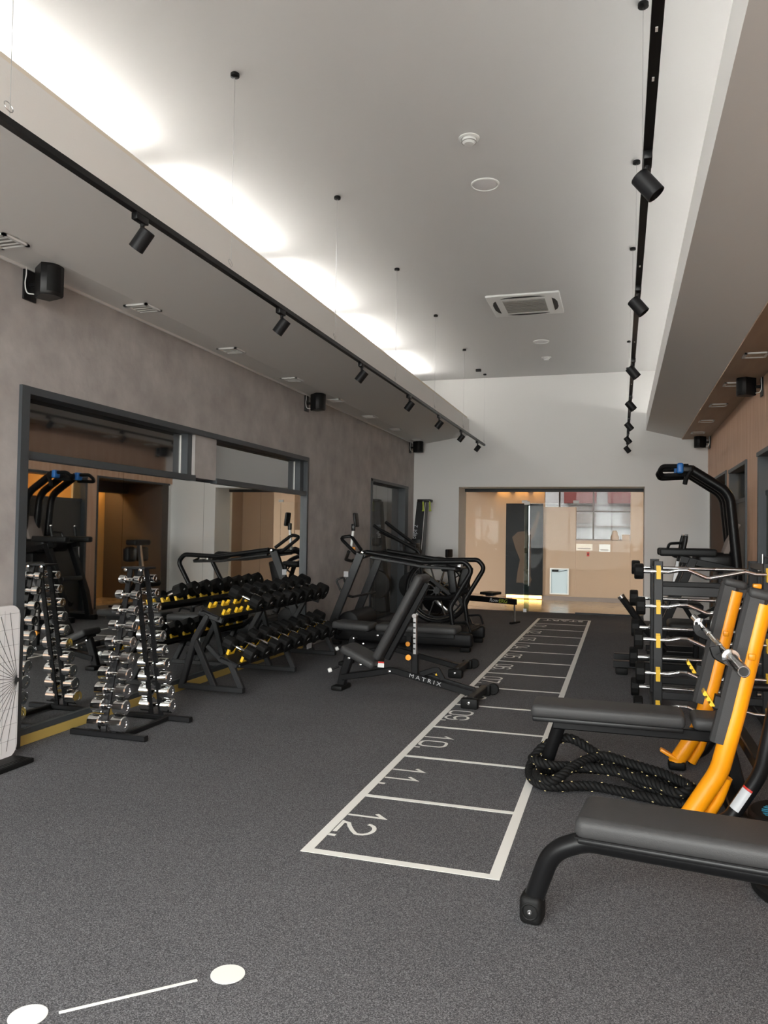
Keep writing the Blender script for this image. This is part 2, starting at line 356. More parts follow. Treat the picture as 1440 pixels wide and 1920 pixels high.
# right wall : wood panels around two doors and a corridor opening
wr = bpy.data.objects.new('wall_right', None); COL.objects.link(wr); wr['kind'] = 'structure'; wr['label'] = 'right wall clad in pale wood panels'
def wpanels(ya, yb, za, zb):
    n = max(1, round((yb - ya) / 0.62)); s = (yb - ya) / n
    for i in range(n):
        MB().rbox((XR + 0.011, ya + s * (i + 0.5), (za + zb) / 2), (0.022, s - 0.003, zb - za), 0.0015, 1).build('wood_panel', 'wood_panel', wr)
wpanels(YF, 7.25, 0, 3.05); wpanels(7.25, 11.36, 2.30, 3.05); wpanels(8.87, 9.58, 0, 2.30); wpanels(11.10, 11.36, 0, 2.30); wpanels(11.36, YB, 2.33, 3.05)
bk = MB(); bk.box(XR + 0.022, 1.7, YF, 7.25, 0, CZ).box(XR + 0.022, 1.7, 7.25, 13.72, 2.31, CZ).box(XR + 0.022, 1.7, 8.87, 9.58, 0, 2.31).box(XR + 0.022, 1.7, 11.10, 11.36, 0, 2.31).box(XR + 0.022, 1.7, 13.62, 13.72, 0, 2.31)
bk.build('core', 'white_paint', wr)
def dark_door(nm, ya, yb, lab):
    d = bpy.data.objects.new(nm, None); COL.objects.link(d); d['kind'] = 'structure'; d['label'] = lab
    frame_part('frame_jamb', d, XR - 0.02, 1.62, ya - 0.005, ya + 0.05, 0, 2.31); frame_part('frame_jamb', d, XR - 0.005, 1.62, yb - 0.05, yb + 0.005, 0, 2.305)
    frame_part('frame_head', d, XR - 0.015, 1.62, ya, yb, 2.265, 2.31); frame_part('frame_rail', d, 1.44, 1.52, ya + 0.05, yb - 0.05, 1.86, 1.91)
    MB().box(1.45, 1.49, ya + 0.052, yb - 0.052, 0.01, 1.86).build('door_leaf', 'dark_door', d)
    MB().box(1.475, 1.483, ya + 0.052, yb - 0.052, 1.91, 2.265).build('pane', 'clear_glass', d)
    MB().cyl((1.40, yb - 0.14, 0.9), (1.40, yb - 0.14, 1.25), 0.012, 10).build('handle', 'steel', d)
    for z in (0.93, 1.22): MB().cyl((1.40, yb - 0.14, z), (1.455, yb - 0.14, z), 0.008, 8).build('handle_post', 'steel', d)
dark_door('door_2', 7.25, 8.87, 'near dark door with transom in the wood wall'); dark_door('door_3', 9.58, 11.10, 'dark door with transom between two wood pillars')
# rooms behind the right wall
side = MB().box(3.2, 3.3, 7.0, 11.35, 0, 2.8).box(1.7, 3.3, 6.95, 7.0, 0, 2.8).box(1.7, 3.3, 11.22, 11.27, 0, 2.8).box(1.7, 3.3, 7.0, 11.35, 2.7, 2.8)
struct('wall_side_room', side, 'ochre_wall', 'warm ochre walls of the side room'); struct('floor', MB().box(1.7, 3.3, 6.9, 13.7, -0.06, 0), 'lobby_floor', 'floor of the rooms behind the right wall')
struct('wall_corridor', MB().box(2.75, 2.85, 11.27, 13.72, 0, 2.6), 'ochre_wall', 'warm ochre end wall of the corridor')
cw = MB().box(XR + 0.02, 2.85, 13.40, 13.62, 0, 2.6).box(1.7, 2.85, 11.27, 11.36, 0, 2.6).box(XR + 0.03, 2.85, 11.36, 13.4, 2.33, 2.5).box(2.2, 2.4, 11.36, 13.4, 2.12, 2.33)
struct('wall_corridor', cw, 'brown_wall', 'dark brown side wall and ceiling of the corridor')
frame_part('frame_jamb', wr, XR - 0.015, 1.62, 11.355, 11.39, 0, 2.335); frame_part('frame_head', wr, XR - 0.012, 1.62, 11.36, 13.62, 2.30, 2.335)
def striplamp(lab, x0, x1, y0, y1, z, m):
    t = thing('strip_lamp', lab, 'lamp', ((x0 + x1) / 2, (y0 + y1) / 2, z), world=True)
    if m == 'lobby_gold': MB().box((x0 + x1) / 2 - 0.05, (x0 + x1) / 2 + 0.05, y1, 18.30, z, z + 0.02).build('wall_bracket', 'white_plastic', t)
    MB().box(x0, x1, y0, y1, z - 0.02, z).build('diffuser', m, t); MB().box(x0 - 0.01, x1 + 0.01, y0 - 0.01, y1 + 0.01, z, z + 0.02).build('housing', 'white_plastic', t)
striplamp('warm strip lamp on the corridor ceiling behind the dark beam', 2.50, 2.60, 11.6, 13.2, 2.30, 'corridor_glow')
striplamp('warm strip lamp on the ceiling of the side room', 2.2, 2.3, 8.0, 11.0, 2.66, 'corridor_glow')
striplamp('golden strip lamp on the lobby wall above the poster', -2.95, -1.75, 18.10, 18.18, 2.60, 'lobby_gold')
striplamp('added unseen strip lamp lighting the lobby from over the entrance', -1.6, 0.6, 15.4, 15.6, 3.18, 'lobby_fill')  # unseen lamp, added to light the lobby
# soffits with light coves
pl = [(-3.66, 3.07), (-3.40, 3.07), (-2.64, 3.20), (-2.64, 3.485), (-2.69, 3.485), (-2.69, 3.30), (-3.66, 3.27)]
struct('soffit_left', MB().prism(pl, YF, YB, lambda u, v, t: (u, t, v)), 'white_paint', 'white sloped soffit with light cove along the plaster wall', sharp=4)
struct('trim_3', MB().box(-2.70, -2.672, YF, YB, 3.485, 3.535), 'cream_edge', 'cream rim of the left light cove')
pr = [(1.375, 3.085), (0.97, 3.085), (0.97, 3.066), (0.40, 3.215), (0.405, 3.50), (0.455, 3.50), (0.455, 3.36), (1.375, 3.30)]
struct('soffit_right', MB().prism(pr, YF, YB, lambda u, v, t: (u, t, v)), 'white_paint', 'white sloped soffit with light cove along the wood wall', sharp=4)
struct('soffit_right', MB().box(0.97, XR, YF, YB, 3.05, 3.084), 'bounce_tan_soffit', 'flat underside of the right soffit, wall bounce painted in as tan')
struct('trim_4', MB().box(XR, XR + 0.3, YF, YB, 3.06, CZ), 'ceiling_paint', 'white upper wall inside the right cove')
struct('trim_5', MB().box(XL, XL + 0.016, YF, YB, 3.052, 3.07), 'white_paint', 'thin white bead where the plaster wall meets the soffit')
ordn = ['first', 'second', 'third', 'fourth', 'fifth', 'sixth', 'seventh', 'eighth', 'ninth', 'tenth', 'eleventh', 'twelfth']
def led(x, z, ya, yb, m, lab, grp):
    t = thing('led_tube', lab, 'tube lamp', (x, ya, z), world=True, group=grp)
    MB().cyl((x, ya, z), (x, yb, z), 0.014, 10).build('tube', m, t)
    MB().box(x - 0.02, x + 0.02, ya + 0.02, yb - 0.02, z - 0.035, z - 0.012).build('batten', 'white_plastic', t)
    if x < -3: MB().box(-3.66, x, (ya + yb) / 2 - 0.04, (ya + yb) / 2 + 0.04, z - 0.05, z - 0.035).build('wall_bracket', 'white_plastic', t)
    else: MB().box(x - 0.015, x + 0.015, ya + 0.3, ya + 0.36, 3.32, z - 0.035).build('stand', 'white_plastic', t)
    for y in (ya - 0.012, yb): MB().box(x - 0.018, x + 0.018, y, y + 0.012, z - 0.035, z + 0.018).build('end_cap', 'white_plastic', t)
for i, (a, b) in enumerate([(11.42, 13.0), (9.38, 11.02), (7.32, 9.0), (5.22, 6.88), (3.1, 4.72), (1.0, 2.6), (-1.1, 0.5)]):
    led(-3.43, 4.05, a, b, 'led', 'white tube lamp in the left ceiling cove, %s from the back wall' % ordn[i], 'tube lamps in the left cove')
for i in range(9):
    y = 12.1 - i * 1.62
    led(0.80, 3.44, y, y + 1.45, 'led_r', 'white tube lamp in the right ceiling cove, %s from the back wall' % ordn[i], 'tube lamps in the right cove')
# ---------------------------------------------------------------- lobby behind the glass
struct('wall_lobby', MB().box(-5.2, -1.70, 18.30, 18.42, 0, 3.3).box(-5.2, -5.1, 14.42, 20.3, 0, 3.3).box(-5.2, -2.05, 20.1, 20.3, 0, 3.3).box(0.28, 3.2, 20.1, 20.3, 0, 3.3).box(-2.05, 0.28, 20.1, 20.3, 2.85, 3.3).box(-2.05, 0.28, 20.1, 20.3, 0, 1.30).box(3.1, 3.2, 14.42, 20.3, 0, 3.3), 'beige_wall', 'warm beige lobby walls')
struct('ceiling_lobby', MB().box(-5.2, 3.2, 14.42, 20.3, 3.2, 3.3), 'white_paint', 'lobby ceiling')
for i in range(4): struct('beam_lobby', MB().box(-3.35 + 0.42 * i, -3.23 + 0.42 * i, 15.6 + 0.4 * i, 18.3, 2.42, 3.2), 'beige_wall', 'beige ceiling beam in the lobby')
pt = thing('lobby_partition', 'beige stepped partition wall behind the glass entrance', 'partition', (-0.9, 17.25, 0), world=True)
MB().box(-1.625, -0.93, 17.22, 17.40, 0, 2.04).build('tall_section', 'beige_wall', pt); MB().box(-0.928, 0.20, 17.22, 17.40, 0, 1.32).build('low_section', 'beige_wall', pt)
MB().box(0.202, 0.75, 17.22, 17.40, 0, 3.2).build('pillar', 'beige_wall', pt)
MB().box(-1.625, 0.75, 17.19, 17.22, 0, 0.09).build('skirting', 'facade_trim', pt)
so = thing('wall_socket', 'small dark socket plate on the low beige partition', 'socket', (-0.67, 17.215, 1.0), world=True)
MB().rbox((-0.67, 17.21, 1.02), (0.05, 0.02, 0.09), 0.005).build('plate', 'red_ink', so); MB().box(-0.683, -0.657, 17.196, 17.20, 1.0, 1.04).build('insert', 'black_plastic', so)
nf = thing('light_panel', 'pale blue lit panel in a slim frame low on the tall partition', 'panel', (-1.27, 17.22, 0.14), world=True)
fr = MB()
for b in ((-1.475, -1.45, 0.13, 0.70), (-1.095, -1.07, 0.13, 0.70), (-1.45, -1.095, 0.13, 0.155), (-1.45, -1.095, 0.675, 0.70)): fr.box(b[0], b[1], 17.18, 17.22, b[2], b[3])
fr.build('frame', 'white_plastic', nf); MB().box(-1.45, -1.095, 17.205, 17.215, 0.155, 0.675).build('panel', 'screen_lit', nf)
MB().rbox((-1.36, 17.19, 0.645), (0.14, 0.03, 0.05), 0.008).build('clip', 'black_plastic', nf); MB().tube([(-1.29, 17.19, 0.62), (-1.2, 17.19, 0.64), (-1.11, 17.19, 0.665)], 0.006, 6).build('cable', 'black_plastic', nf)
for lab, b in (('small white screen reflection built as a sheet on the low beige partition', (-0.44, -0.21, 1.08, 1.24)), ('pale printed notice under the lobby window sill', (-0.92, -0.58, 1.10, 1.24))):
    t = thing('notice', lab, 'notice', (b[0], 17.215, b[2]), world=True); MB().box(b[0], b[1], 17.208, 17.219, b[2], b[3]).build('sheet', 'white_plastic' if b[0] > -0.5 else 'cream_edge', t)  # the small white sheet paints in a reflected screen
    MB().box(b[0] + 0.03, b[1] - 0.04, 17.2065, 17.2078, b[2] + 0.03, b[2] + 0.05).build('print', 'facade_trim', t)
# things on the low partition
bt = thing('storage_box', 'beige box standing on the low partition by the pillar', 'box', (0.1, 17.31, 1.32), world=True)
MB().rbox((0.11, 17.31, 1.38), (0.16, 0.14, 0.12), 0.005).build('body', 'beige_wall', bt); MB().rbox((0.11, 17.31, 1.447), (0.17, 0.15, 0.016), 0.004).build('lid', 'beige_wall', bt)
bu = thing('round_vase', 'round topped beige vase on the low partition', 'vase', (-0.12, 17.31, 1.32), world=True)
MB().lathe([(0.06, 0), (0.085, 0.03), (0.09, 0.08), (0.06, 0.14), (0.055, 0.19), (0.035, 0.215), (0.0, 0.22)], (-0.12, 17.31, 1.32), seg=20).build('body', 'beige_wall', bu); MB().torus((-0.12, 17.31, 1.345), (0, 0, 1), 0.085, 0.01).build('foot_ring', 'beige_wall', bu)
# poster
po = thing('poster_panel', 'tall dark poster panel of a bare athlete reaching up, lit from below', 'poster', (-2.03, 17.2, 0.08), world=True)
MB().box(-2.44, -1.63, 17.16, 17.22, 0.09, 2.11).build('panel', 'poster_dark', po)
py = 17.157
fig = MB(); fp = lambda u, v: (u, py, v)
fig.prism([(-2.30, 1.36), (-2.18, 1.48), (-2.02, 1.50), (-1.92, 1.40), (-1.96, 1.10), (-2.03, 0.86), (-2.12, 0.86), (-2.22, 1.10)], 17.155, 17.1585, lambda u, v, t: (u, t, v))
fig.prism([(-1.98, 1.42), (-1.90, 1.52), (-1.80, 1.74), (-1.74, 1.95), (-1.70, 1.93), (-1.74, 1.68), (-1.82, 1.40), (-1.93, 1.22)], 17.153, 17.155, lambda u, v, t: (u, t, v))
fig.prism([(-2.12, 0.88), (-2.00, 0.90), (-1.94, 0.60), (-1.97, 0.36), (-2.20, 0.36), (-2.17, 0.62)], 17.151, 17.153, lambda u, v, t: (u, t, v))
fig.prism([(-2.02, 0.60), (-1.92, 0.56), (-1.86, 0.44), (-1.89, 0.35), (-2.05, 0.34)], 17.149, 17.151, lambda u, v, t: (u, t, v))
fig.build('printed_figure', 'poster_tone', po)
MB().lathe([(0.0, 0), (0.075, 0.001), (0.075, 0.003), (0, 0.004)], (-2.06, 17.16, 1.60), (0, -1, 0), 18).build('printed_head', 'poster_dark', po)
MB().box(-2.42, -1.65, 17.20, 17.225, 0.02, 0.085).build('floor_light_strip', 'led_warm', po); MB().box(-2.30, -1.76, 17.23, 17.3, 0.0, 0.3).build('foot', 'beige_wall', po)
# window to the street behind the lobby
w3 = bpy.data.objects.new('window_3', None); COL.objects.link(w3); w3['kind'] = 'structure'; w3['label'] = 'lobby window looking onto the street'
for x in (-2.05, -1.52, -0.68, 0.24): MB().box(x, x + 0.04, 20.15, 20.22, 1.3, 2.85).build('frame_post', 'facade_trim', w3)
for z in (1.3, 2.02, 2.81): MB().box(-2.05, 0.28, 20.155, 20.215, z, z + 0.04).build('frame_rail', 'facade_trim', w3)
MB().box(-2.05, 0.28, 20.18, 20.187, 1.34, 2.81).build('pane', 'dimming_glass', w3)
# the building across the street
hb = thing('street_building', 'white building with red panels across the street beyond the lobby window', 'building', (-0.8, 27, -0.25), world=True)
MB().box(-9, 7, 27, 28, -0.25, 7).build('facade', 'facade_white', hb)
for a, b, z in ((-1.85, -0.78, 2.52), (-0.42, 1.6, 2.52)): MB().rbox(((a + b) / 2, 26.85, z + 0.7), (b - a, 0.3, 1.4), 0.03).build('red_panel', 'facade_red', hb)
for a, b in ((-1.7, -0.8), (0.05, 1.0)):
    o = MB().box(a, b, 26.95, 27.0, 1.85, 2.45).build('window', 'facade_trim', hb)
    n = 3
    for i in range(n):
        s = (b - a - 0.1) / n; MB().box(a + 0.05 + s * i + 0.03, a + 0.05 + s * (i + 1) - 0.03, 26.93, 26.949, 1.9, 2.40).build('pane', 'facade_pane', o)
MB().box(-9, 7, 26.93, 27, 1.72, 1.78).build('ledge', 'facade_trim', hb)
# glass entrance
ge = thing('glass_partition', 'frameless fixed glass panes beside the lobby door', 'glass partition', (-1.2, 14.33, 0), world=True)
for a, b in ((-2.81, -1.70), (-0.77, 0.385)): MB().box(a, b, 14.325, 14.337, 0.015, zt - 0.055).build('pane', 'clear_glass', ge)
MB().box(-0.775, 0.385, 14.31, 14.35, 0.0, 0.03).build('floor_channel', 'black_plastic', ge)
for x in (-1.70, -0.775): MB().box(x - 0.05, x + 0.05, 14.315, 14.347, 2.0, 2.05).build('patch_fitting', 'white_plastic', ge)
gd = thing('glass_door', 'frameless glass door with long steel pull handles', 'door', (-1.69, 14.3, 0), world=True)
MB().box(-1.69, -0.78, 14.297, 14.309, 0.015, 2.0).build('pane', 'clear_glass', gd)
MB().box(-1.69, -1.60, 14.294, 14.2969, 0.015, 2.0).build('edge_strip', 'glass_edge', gd)
for x, y in ((-1.60, 14.25), (-1.60, 14.36)):
    h = MB().cyl((x, y, 0.48), (x, y, 1.42), 0.016, 12).build('handle', 'steel', gd)
    for z in (0.60, 1.30): MB().cyl((x, y, z), (x, 14.303, z), 0.01, 8).build('handle_post', 'steel', gd)
MB().box(-1.70, -1.64, 14.285, 14.32, 0.0, 0.06).build('floor_pivot', 'steel', gd); MB().box(-1.70, -1.60, 14.285, 14.32, 1.97, 2.03).build('top_pivot', 'white_plastic', gd)
# ================================================================ ceiling and wall fittings
def canopy_set(root, x, ys, z0):
    for y in ys:
        c = MB().lathe([(0.024, 0), (0.028, 0.004), (0.028, 0.022), (0.012, 0.026)], (x, y, CZ), (0, 0, -1), 16).build('canopy', 'black_satin', root)
        MB().cyl((x, y, z0), (x, y, CZ - 0.02), 0.0016, 6).build('cable', 'steel', root)
        MB().torus((x, y - 0.006, z0 + 0.05), (1, 0, 0.3), 0.022, 0.002, 16, 6).build('cable_loop', 'steel', root)
tl = thing('track_rail', 'long black suspended track rail along the left soffit', 'track rail', (-2.30, 8, 2.98), world=True)
MB().box(-2.318, -2.282, -2.5, 13.40, 2.965, 2.995).build('rail', 'black_satin', tl); canopy_set(tl, -2.30, (2.40, 4.19, 5.99, 7.80, 9.60, 11.50, 13.36), 2.995)
MB().rbox((-2.34, 12.95, CZ - 0.022), (0.09, 0.05, 0.044), 0.006).build('power_box', 'black_satin', tl)
tr = thing('track_rail', 'long black suspended track rail on the right under the ceiling', 'track rail', (0.095, 8, 2.98), world=True)
MB().box(0.077, 0.113, -2.5, 13.45, 2.965, 2.995).build('rail', 'black_satin', tr); canopy_set(tr, 0.095, (2.4, 4.21, 6.0, 7.82, 9.65, 11.55, 13.38), 2.995)
for y in (2.45, 2.72, 4.62, 6.42, 8.2, 10.0): MB().box(0.091, 0.099, y, y + 0.022, 2.9625, 2.9655).build('contact_slot', 'white_plastic', tr)
def spot_proto(sgn):
    t = thing('track_spotlight', '', 'spotlight')
    MB().rbox((0, 0, -0.018), (0.034, 0.10, 0.036), 0.004).build('adapter', 'black_satin', t)
    MB().cyl((0, 0.02, -0.03), (0, 0.02, -0.075), 0.011, 10).build('stem', 'black_satin', t)
    ax = Vector((sgn * 0.62, -0.02, -0.78)).normalized(); c = Vector((0, 0.02, -0.115)); a = c - ax * 0.055
    can = MB().lathe([(0.0, 0.002), (0.036, 0.0), (0.039, 0.004), (0.039, 0.112), (0.034, 0.113), (0.033, 0.09), (0.0, 0.088)], a, ax, 24).build('can', 'black_powder', t)
    MB().lathe([(0.0, 0.0), (0.022, 0.0), (0.026, 0.004), (0.0, 0.006)], a + ax * 0.089, ax, 16).build('lens', 'white_plastic', can)
    return t
sp = spot_proto(-1); used = [False, False]
for i, y in enumerate((3.26, 4.92, 6.68, 8.36, 9.86, 11.33, 12.70)):
    lab = 'black can spotlight on the left track, %s from the camera end' % ordn[i]
    if i == 0: sp.location = (-2.30, y, 2.965); sp['label'] = lab; sp['group'] = 'spotlights on the left track'
    else: dup(sp, (-2.30, y, 2.965), (0, 0, 0.06 * (i % 3 - 1)), lab, 'spotlights on the left track')
sq = spot_proto(1)
for i, y in enumerate((3.28, 5.02, 7.05, 8.85, 10.5, 12.0, 13.28)):
    lab = 'black can spotlight on the right track, %s from the camera end' % ordn[i]
    if i == 0: sq.location = (0.095, y, 2.965); sq['label'] = lab; sq['group'] = 'spotlights on the right track'
    else: dup(sq, (0.095, y, 2.965), (0, 0, 0.06 * (i % 3 - 1)), lab, 'spotlights on the right track')
# ceiling cassette
ac = thing('ceiling_cassette', 'square white air conditioner cassette set in the ceiling', 'air conditioner', (-1.125, 9.39, CZ), world=True)
cx, cy, h = -1.125, 9.39, 0.43
MB().rbox((cx, cy, CZ - 0.014), (2 * h, 2 * h, 0.028), 0.012).build('panel', 'white_plastic', ac)
MB().rbox((cx, cy, CZ - 0.031), (0.50, 0.50, 0.008), 0.003).build('grille', 'grille', ac)
for i in range(9): MB().box(cx - 0.24, cx + 0.24, cy - 0.235 + i * 0.056, cy - 0.225 + i * 0.056, CZ - 0.040, CZ - 0.034).build('slat', 'grille', ac)
for a in range(4):
    rz = Matrix.Rotation(a * PI / 2, 3, 'Z'); o3 = Vector((cx, cy, 0))
    q = [(-0.26, 0.0), (-0.2, 0.035), (-0.1, 0.055), (0.1, 0.055), (0.2, 0.035), (0.26, 0.0)]
    s = MB().prism(q, CZ - 0.0305, CZ - 0.029, lambda u, v, t: rz @ Vector((0.33 + v, u, 0)) + o3 + Vector((0, 0, t))).build('air_slot', 'dark_slot', ac)
    MB().prism([(-0.22, 0.018), (0.22, 0.018), (0.22, 0.030), (-0.22, 0.030)], CZ - 0.036, CZ - 0.031, lambda u, v, t: rz @ Vector((0.33 + v, u, 0)) + o3 + Vector((0, 0, t))).build('vane', 'white_plastic', s)
def sprinkler(x, y, lab):
    t = thing('ceiling_sensor', lab, 'ceiling sensor', (x, y, CZ), world=True)
    MB().lathe([(0.075, 0), (0.075, 0.006), (0.06, 0.012), (0.055, 0.008)], (x, y, CZ), (0, 0, -1), 24).build('base_ring', 'white_plastic', t)
    MB().lathe([(0.05, 0.008), (0.05, 0.03), (0.035, 0.045), (0, 0.048)], (x, y, CZ), (0, 0, -1), 24).build('dome', 'white_plastic', t)
    MB().torus((x, y, CZ - 0.03), (0, 0, 1), 0.0505, 0.003, 24, 6).build('vent_ring', 'grille', t)
def ceilspk(x, y, lab):
    t = thing('ceiling_speaker', lab, 'speaker', (x, y, CZ), world=True)
    MB().lathe([(0.115, 0), (0.115, 0.008), (0.104, 0.012), (0.102, 0.006)], (x, y, CZ), (0, 0, -1), 32).build('rim', 'white_plastic', t)
    MB().lathe([(0.102, 0.004), (0.08, 0.009), (0, 0.012)], (x, y, CZ), (0, 0, -1), 32).build('grille', 'board_white', t)
sprinkler(-1.054, 5.34, 'round white ceiling sensor in front of the ceiling speaker'); ceilspk(-1.065, 6.085, 'flat round ceiling speaker nearest the camera')
ceilspk(-1.126, 11.29, 'flat round ceiling speaker beyond the cassette'); sprinkler(-1.144, 12.33, 'small white ceiling sensor nearest the back wall')
def diffuser(x, y, z, lab, grp, mi='grille', mb_='white_plastic'):
    t = thing('soffit_vent', lab, 'vent', (x, y, z), world=True, group=grp); a = 0.10; f = MB()
    f.box(x - a, x + a, y - a, y - a + 0.022, z - 0.012, z).box(x - a, x + a, y + a - 0.022, y + a, z - 0.012, z).box(x - a, x - a + 0.022, y - a, y + a, z - 0.012, z).box(x + a - 0.022, x + a, y - a, y + a, z - 0.012, z)
    f.build('frame', 'white_plastic', t); MB().box(x - a + 0.02, x + a - 0.02, y - a + 0.02, y + a - 0.02, z - 0.003, z).build('insert', mi, t)
    for k in range(3): MB().box(x - a + 0.022, x + a - 0.022, y - 0.05 + k * 0.045, y - 0.043 + k * 0.045, z - 0.01, z - 0.003).build('blade', mb_, t)
for i, y in enumerate((3.58, 4.95, 6.33, 7.70, 9.05, 10.42, 11.78, 13.15)): diffuser(-3.45, y, 3.07, 'square white vent in the left soffit, %s from the camera' % ordn[i], 'vents in the left soffit')
for i, y in enumerate((7.5, 8.87, 10.23, 11.6, 12.85)): diffuser(1.14, y, 3.05, 'square vent in the tan right soffit, %s from the camera' % ordn[i], 'vents in the right soffit', 'bounce_tan_soffit', 'bounce_tan_soffit')
def wallspk(x, y, sgn, ang, lab):
    t = thing('wall_speaker', lab, 'speaker', (x, y, 2.86))
    MB().rbox((0.008 * sgn, 0, 0.10), (0.016, 0.11, 0.2), 0.003).build('wall_plate', 'black_plastic', t)
    MB().cyl((0.012 * sgn, 0, 0.1), (0.09 * sgn, 0, 0.1), 0.016, 10).build('bracket_arm', 'black_plastic', t)
    prof = []
    for k in range(9):
        s = k / 8; prof.append((-0.075 + 0.15 * s, 0.07 + 0.035 * math.sin(PI * s)))
    poly = [(-0.05, -0.07), (0.05, -0.07)][::-1] + prof
    rz = Matrix.Rotation(ang, 3, 'Z'); o3 = Vector((0.145 * sgn, 0, 0))
    body = MB(); z0, z1 = 0.01, 0.215
    n = len(poly)
    for zz, sc in ((z0, 0.92), (z0 + 0.012, 1.0), (z1 - 0.012, 1.0), (z1, 0.92)):
        body.v += [rz @ Vector((u * sc, v * sc, zz)) + o3 for u, v in poly]
    for r in range(3): body.f += [(r * n + i, r * n + (i + 1) % n, (r + 1) * n + (i + 1) % n, (r + 1) * n + i) for i in range(n)]
    body.f += [tuple(range(n)), tuple(3 * n + i for i in range(n))]
    body.build('cabinet', 'black_plastic', t, 50)
    gr = MB(); gl = [(u * 0.9, v + 0.003) for u, v in prof]
    for zz in (z0 + 0.022, z1 - 0.022): gr.v += [rz @ Vector((u, v, zz)) + o3 for u, v in gl]
    gr.f = [(i, i + 1, 10 + i - 1 + 0, 9 + i) for i in range(8)]
    gr.f = [(i, i + 1, 9 + i + 1, 9 + i) for i in range(8)]
    gr.build('front_grille', 'rubber', t, 60)
    MB().tube(catmull([(0.01 * sgn, -0.04, 0.235), (0.02 * sgn, -0.045, 0.16), (0.016 * sgn, -0.05, 0.1), (0.03 * sgn, -0.045, 0.04), (0.07 * sgn, -0.03, 0.03)], 5), 0.004, 6).build('cable', 'white_plastic', t)
wallspk(XL, 4.02, 1, -1.1 - 0.9, 'black wall speaker with white cable nearest the camera on the plaster wall')
wallspk(XL, 8.60, 1, -2.1, 'black wall speaker above the far end of the mirror'); wallspk(XL, 13.42, 1, -2.1, 'black wall speaker in the corner above the folding door')
wallspk(XR, 8.6, -1, 2.1, 'black wall speaker on the wood wall above the dark doors'); wallspk(XR, 13.40, -1, 2.1, 'black wall speaker on the wood wall by the back corner')
# ================================================================ floor markings
ln = thing('lane_marking', 'white agility lane with numbered boxes painted on the carpet', 'floor marking', (-0.9, 8.2, 0.0), world=True)
zf = 0.0015; flat = lambda x, y: (x, y, zf)
def quad(x0, x1, y0, y1, name, z=zf): MB().box(x0, x1, y0, y1, 0.0003, z).build(name, 'marking', ln)
yl = 3.164; dyl = 0.7805
quad(-1.335, -1.288, yl, yl + 13 * dyl, 'side_line'); quad(-0.507, -0.46, yl, yl + 13 * dyl, 'side_line')
for i in range(14): quad(-1.29, -0.505, yl + i * dyl + (0 if i == 0 else -0.018), yl + i * dyl + (0.045 if i == 0 else 0.018), 'cross_line', zf - 0.0002)
def arc(cx, cy, rx, ry, a0, a1, n=8): return [(cx + rx * math.cos(math.radians(a0 + (a1 - a0) * k / n)), cy + ry * math.sin(math.radians(a0 + (a1 - a0) * k / n))) for k in range(n + 1)]
W_, H_ = 0.13, 0.172; hw = 0.048
def oval(): 
    r = 0.045; return arc(W_ - r, H_ - r, r, r, 0, 90, 5) + arc(r, H_ - r, r, r, 90, 180, 5) + arc(r, r, r, r, 180, 270, 5) + arc(W_ - r, r, r, r, 270, 360, 5)
w2_ = W_ / 2
DG = {'0': [(oval(), True)],
 '1': [([(0.018, H_ - 0.05), (0.066, H_), (0.066, -0.012)], False)],
 '2': [(arc(w2_, H_ - 0.052, w2_, 0.052, 175, -20, 10) + [(W_ * 0.72, 0.075), (W_ * 0.35, 0.045), (0.012, 0.03), (0.0, 0.0), (W_, 0.0)], False)],
 '3': [([(0, H_), (W_, H_), (0.055, 0.105)] + arc(w2_, 0.052, w2_, 0.052, 85, -160, 10), False)],
 '4': [([(0.10, 0), (0.10, 0.10)], False), ([(0.06, H_), (0, 0.042), (W_ + 0.01, 0.042)], False)],
 '5': [([(W_, H_), (0.008, H_), (0.0, 0.095)] + arc(0.06, 0.055, 0.068, 0.055, 120, -150, 10), False)],
 '6': [(arc(w2_, 0.052, w2_, 0.052, 0, 360, 16)[:-1], True), ([(0.0, 0.052), (0.0, 0.12)] + arc(w2_, 0.12, w2_, 0.052, 180, 25, 8), False)],
 '7': [([(0, H_), (W_, H_), (0.04, 0)], False)],
 '8': [(arc(w2_, 0.047, w2_, 0.047, 0, 360, 16)[:-1], True), (arc(w2_, 0.131, 0.056, 0.041, 0, 360, 16)[:-1], True)],
 '9': [(arc(w2_, H_ - 0.052, w2_, 0.052, 0, 360, 16)[:-1], True), ([(W_, H_ - 0.052), (W_, 0.052)] + arc(w2_, 0.052, w2_, 0.052, 0, -155, 8), False)]}
for k in range(1, 13):
    y = yl + (13 - k) * dyl - dyl + 0.0     # near line of box k
    y = yl + (12 - k) * dyl
    top = y + 0.55                          # start of the figure, reading towards the camera
    s = '%02d' % k; bm_ = MB()
    for j, ch in enumerate(s):
        off = top - j * 0.162
        for pts, cl in DG[ch]:
            bm_.stroke(pts, 0.021, lambda u, v, off=off: (-1.272 + v, off - u, zf + 0.0004), cl)
    off = top - 0.325; bm_.stroke([(0.01, -0.014), (0.01, 0.022)], 0.024, lambda u, v, off=off: (-1.272 + v, off - u, zf + 0.0004))
    bm_.build('number', 'marking', ln, fixn=False)
text_mesh('START', 0.26, 'marking', ln, 'lettering', frame_mtx((-0.895, yl + 13 * dyl - 0.20, zf + 0.0005), (-1, 0, 0), (0, -1, 0)), sx=0.85)
def dot(x, y, lab): 
    t = thing('floor_dot', lab, 'floor marking', (x, y, 0), world=True, group='dots on the carpet')
    MB().lathe([(0.054, 0.0003), (0.054, 0.0015), (0.0, 0.0016)], (x, y, 0), (0, 0, 1), 36).build('disc', 'marking', t)
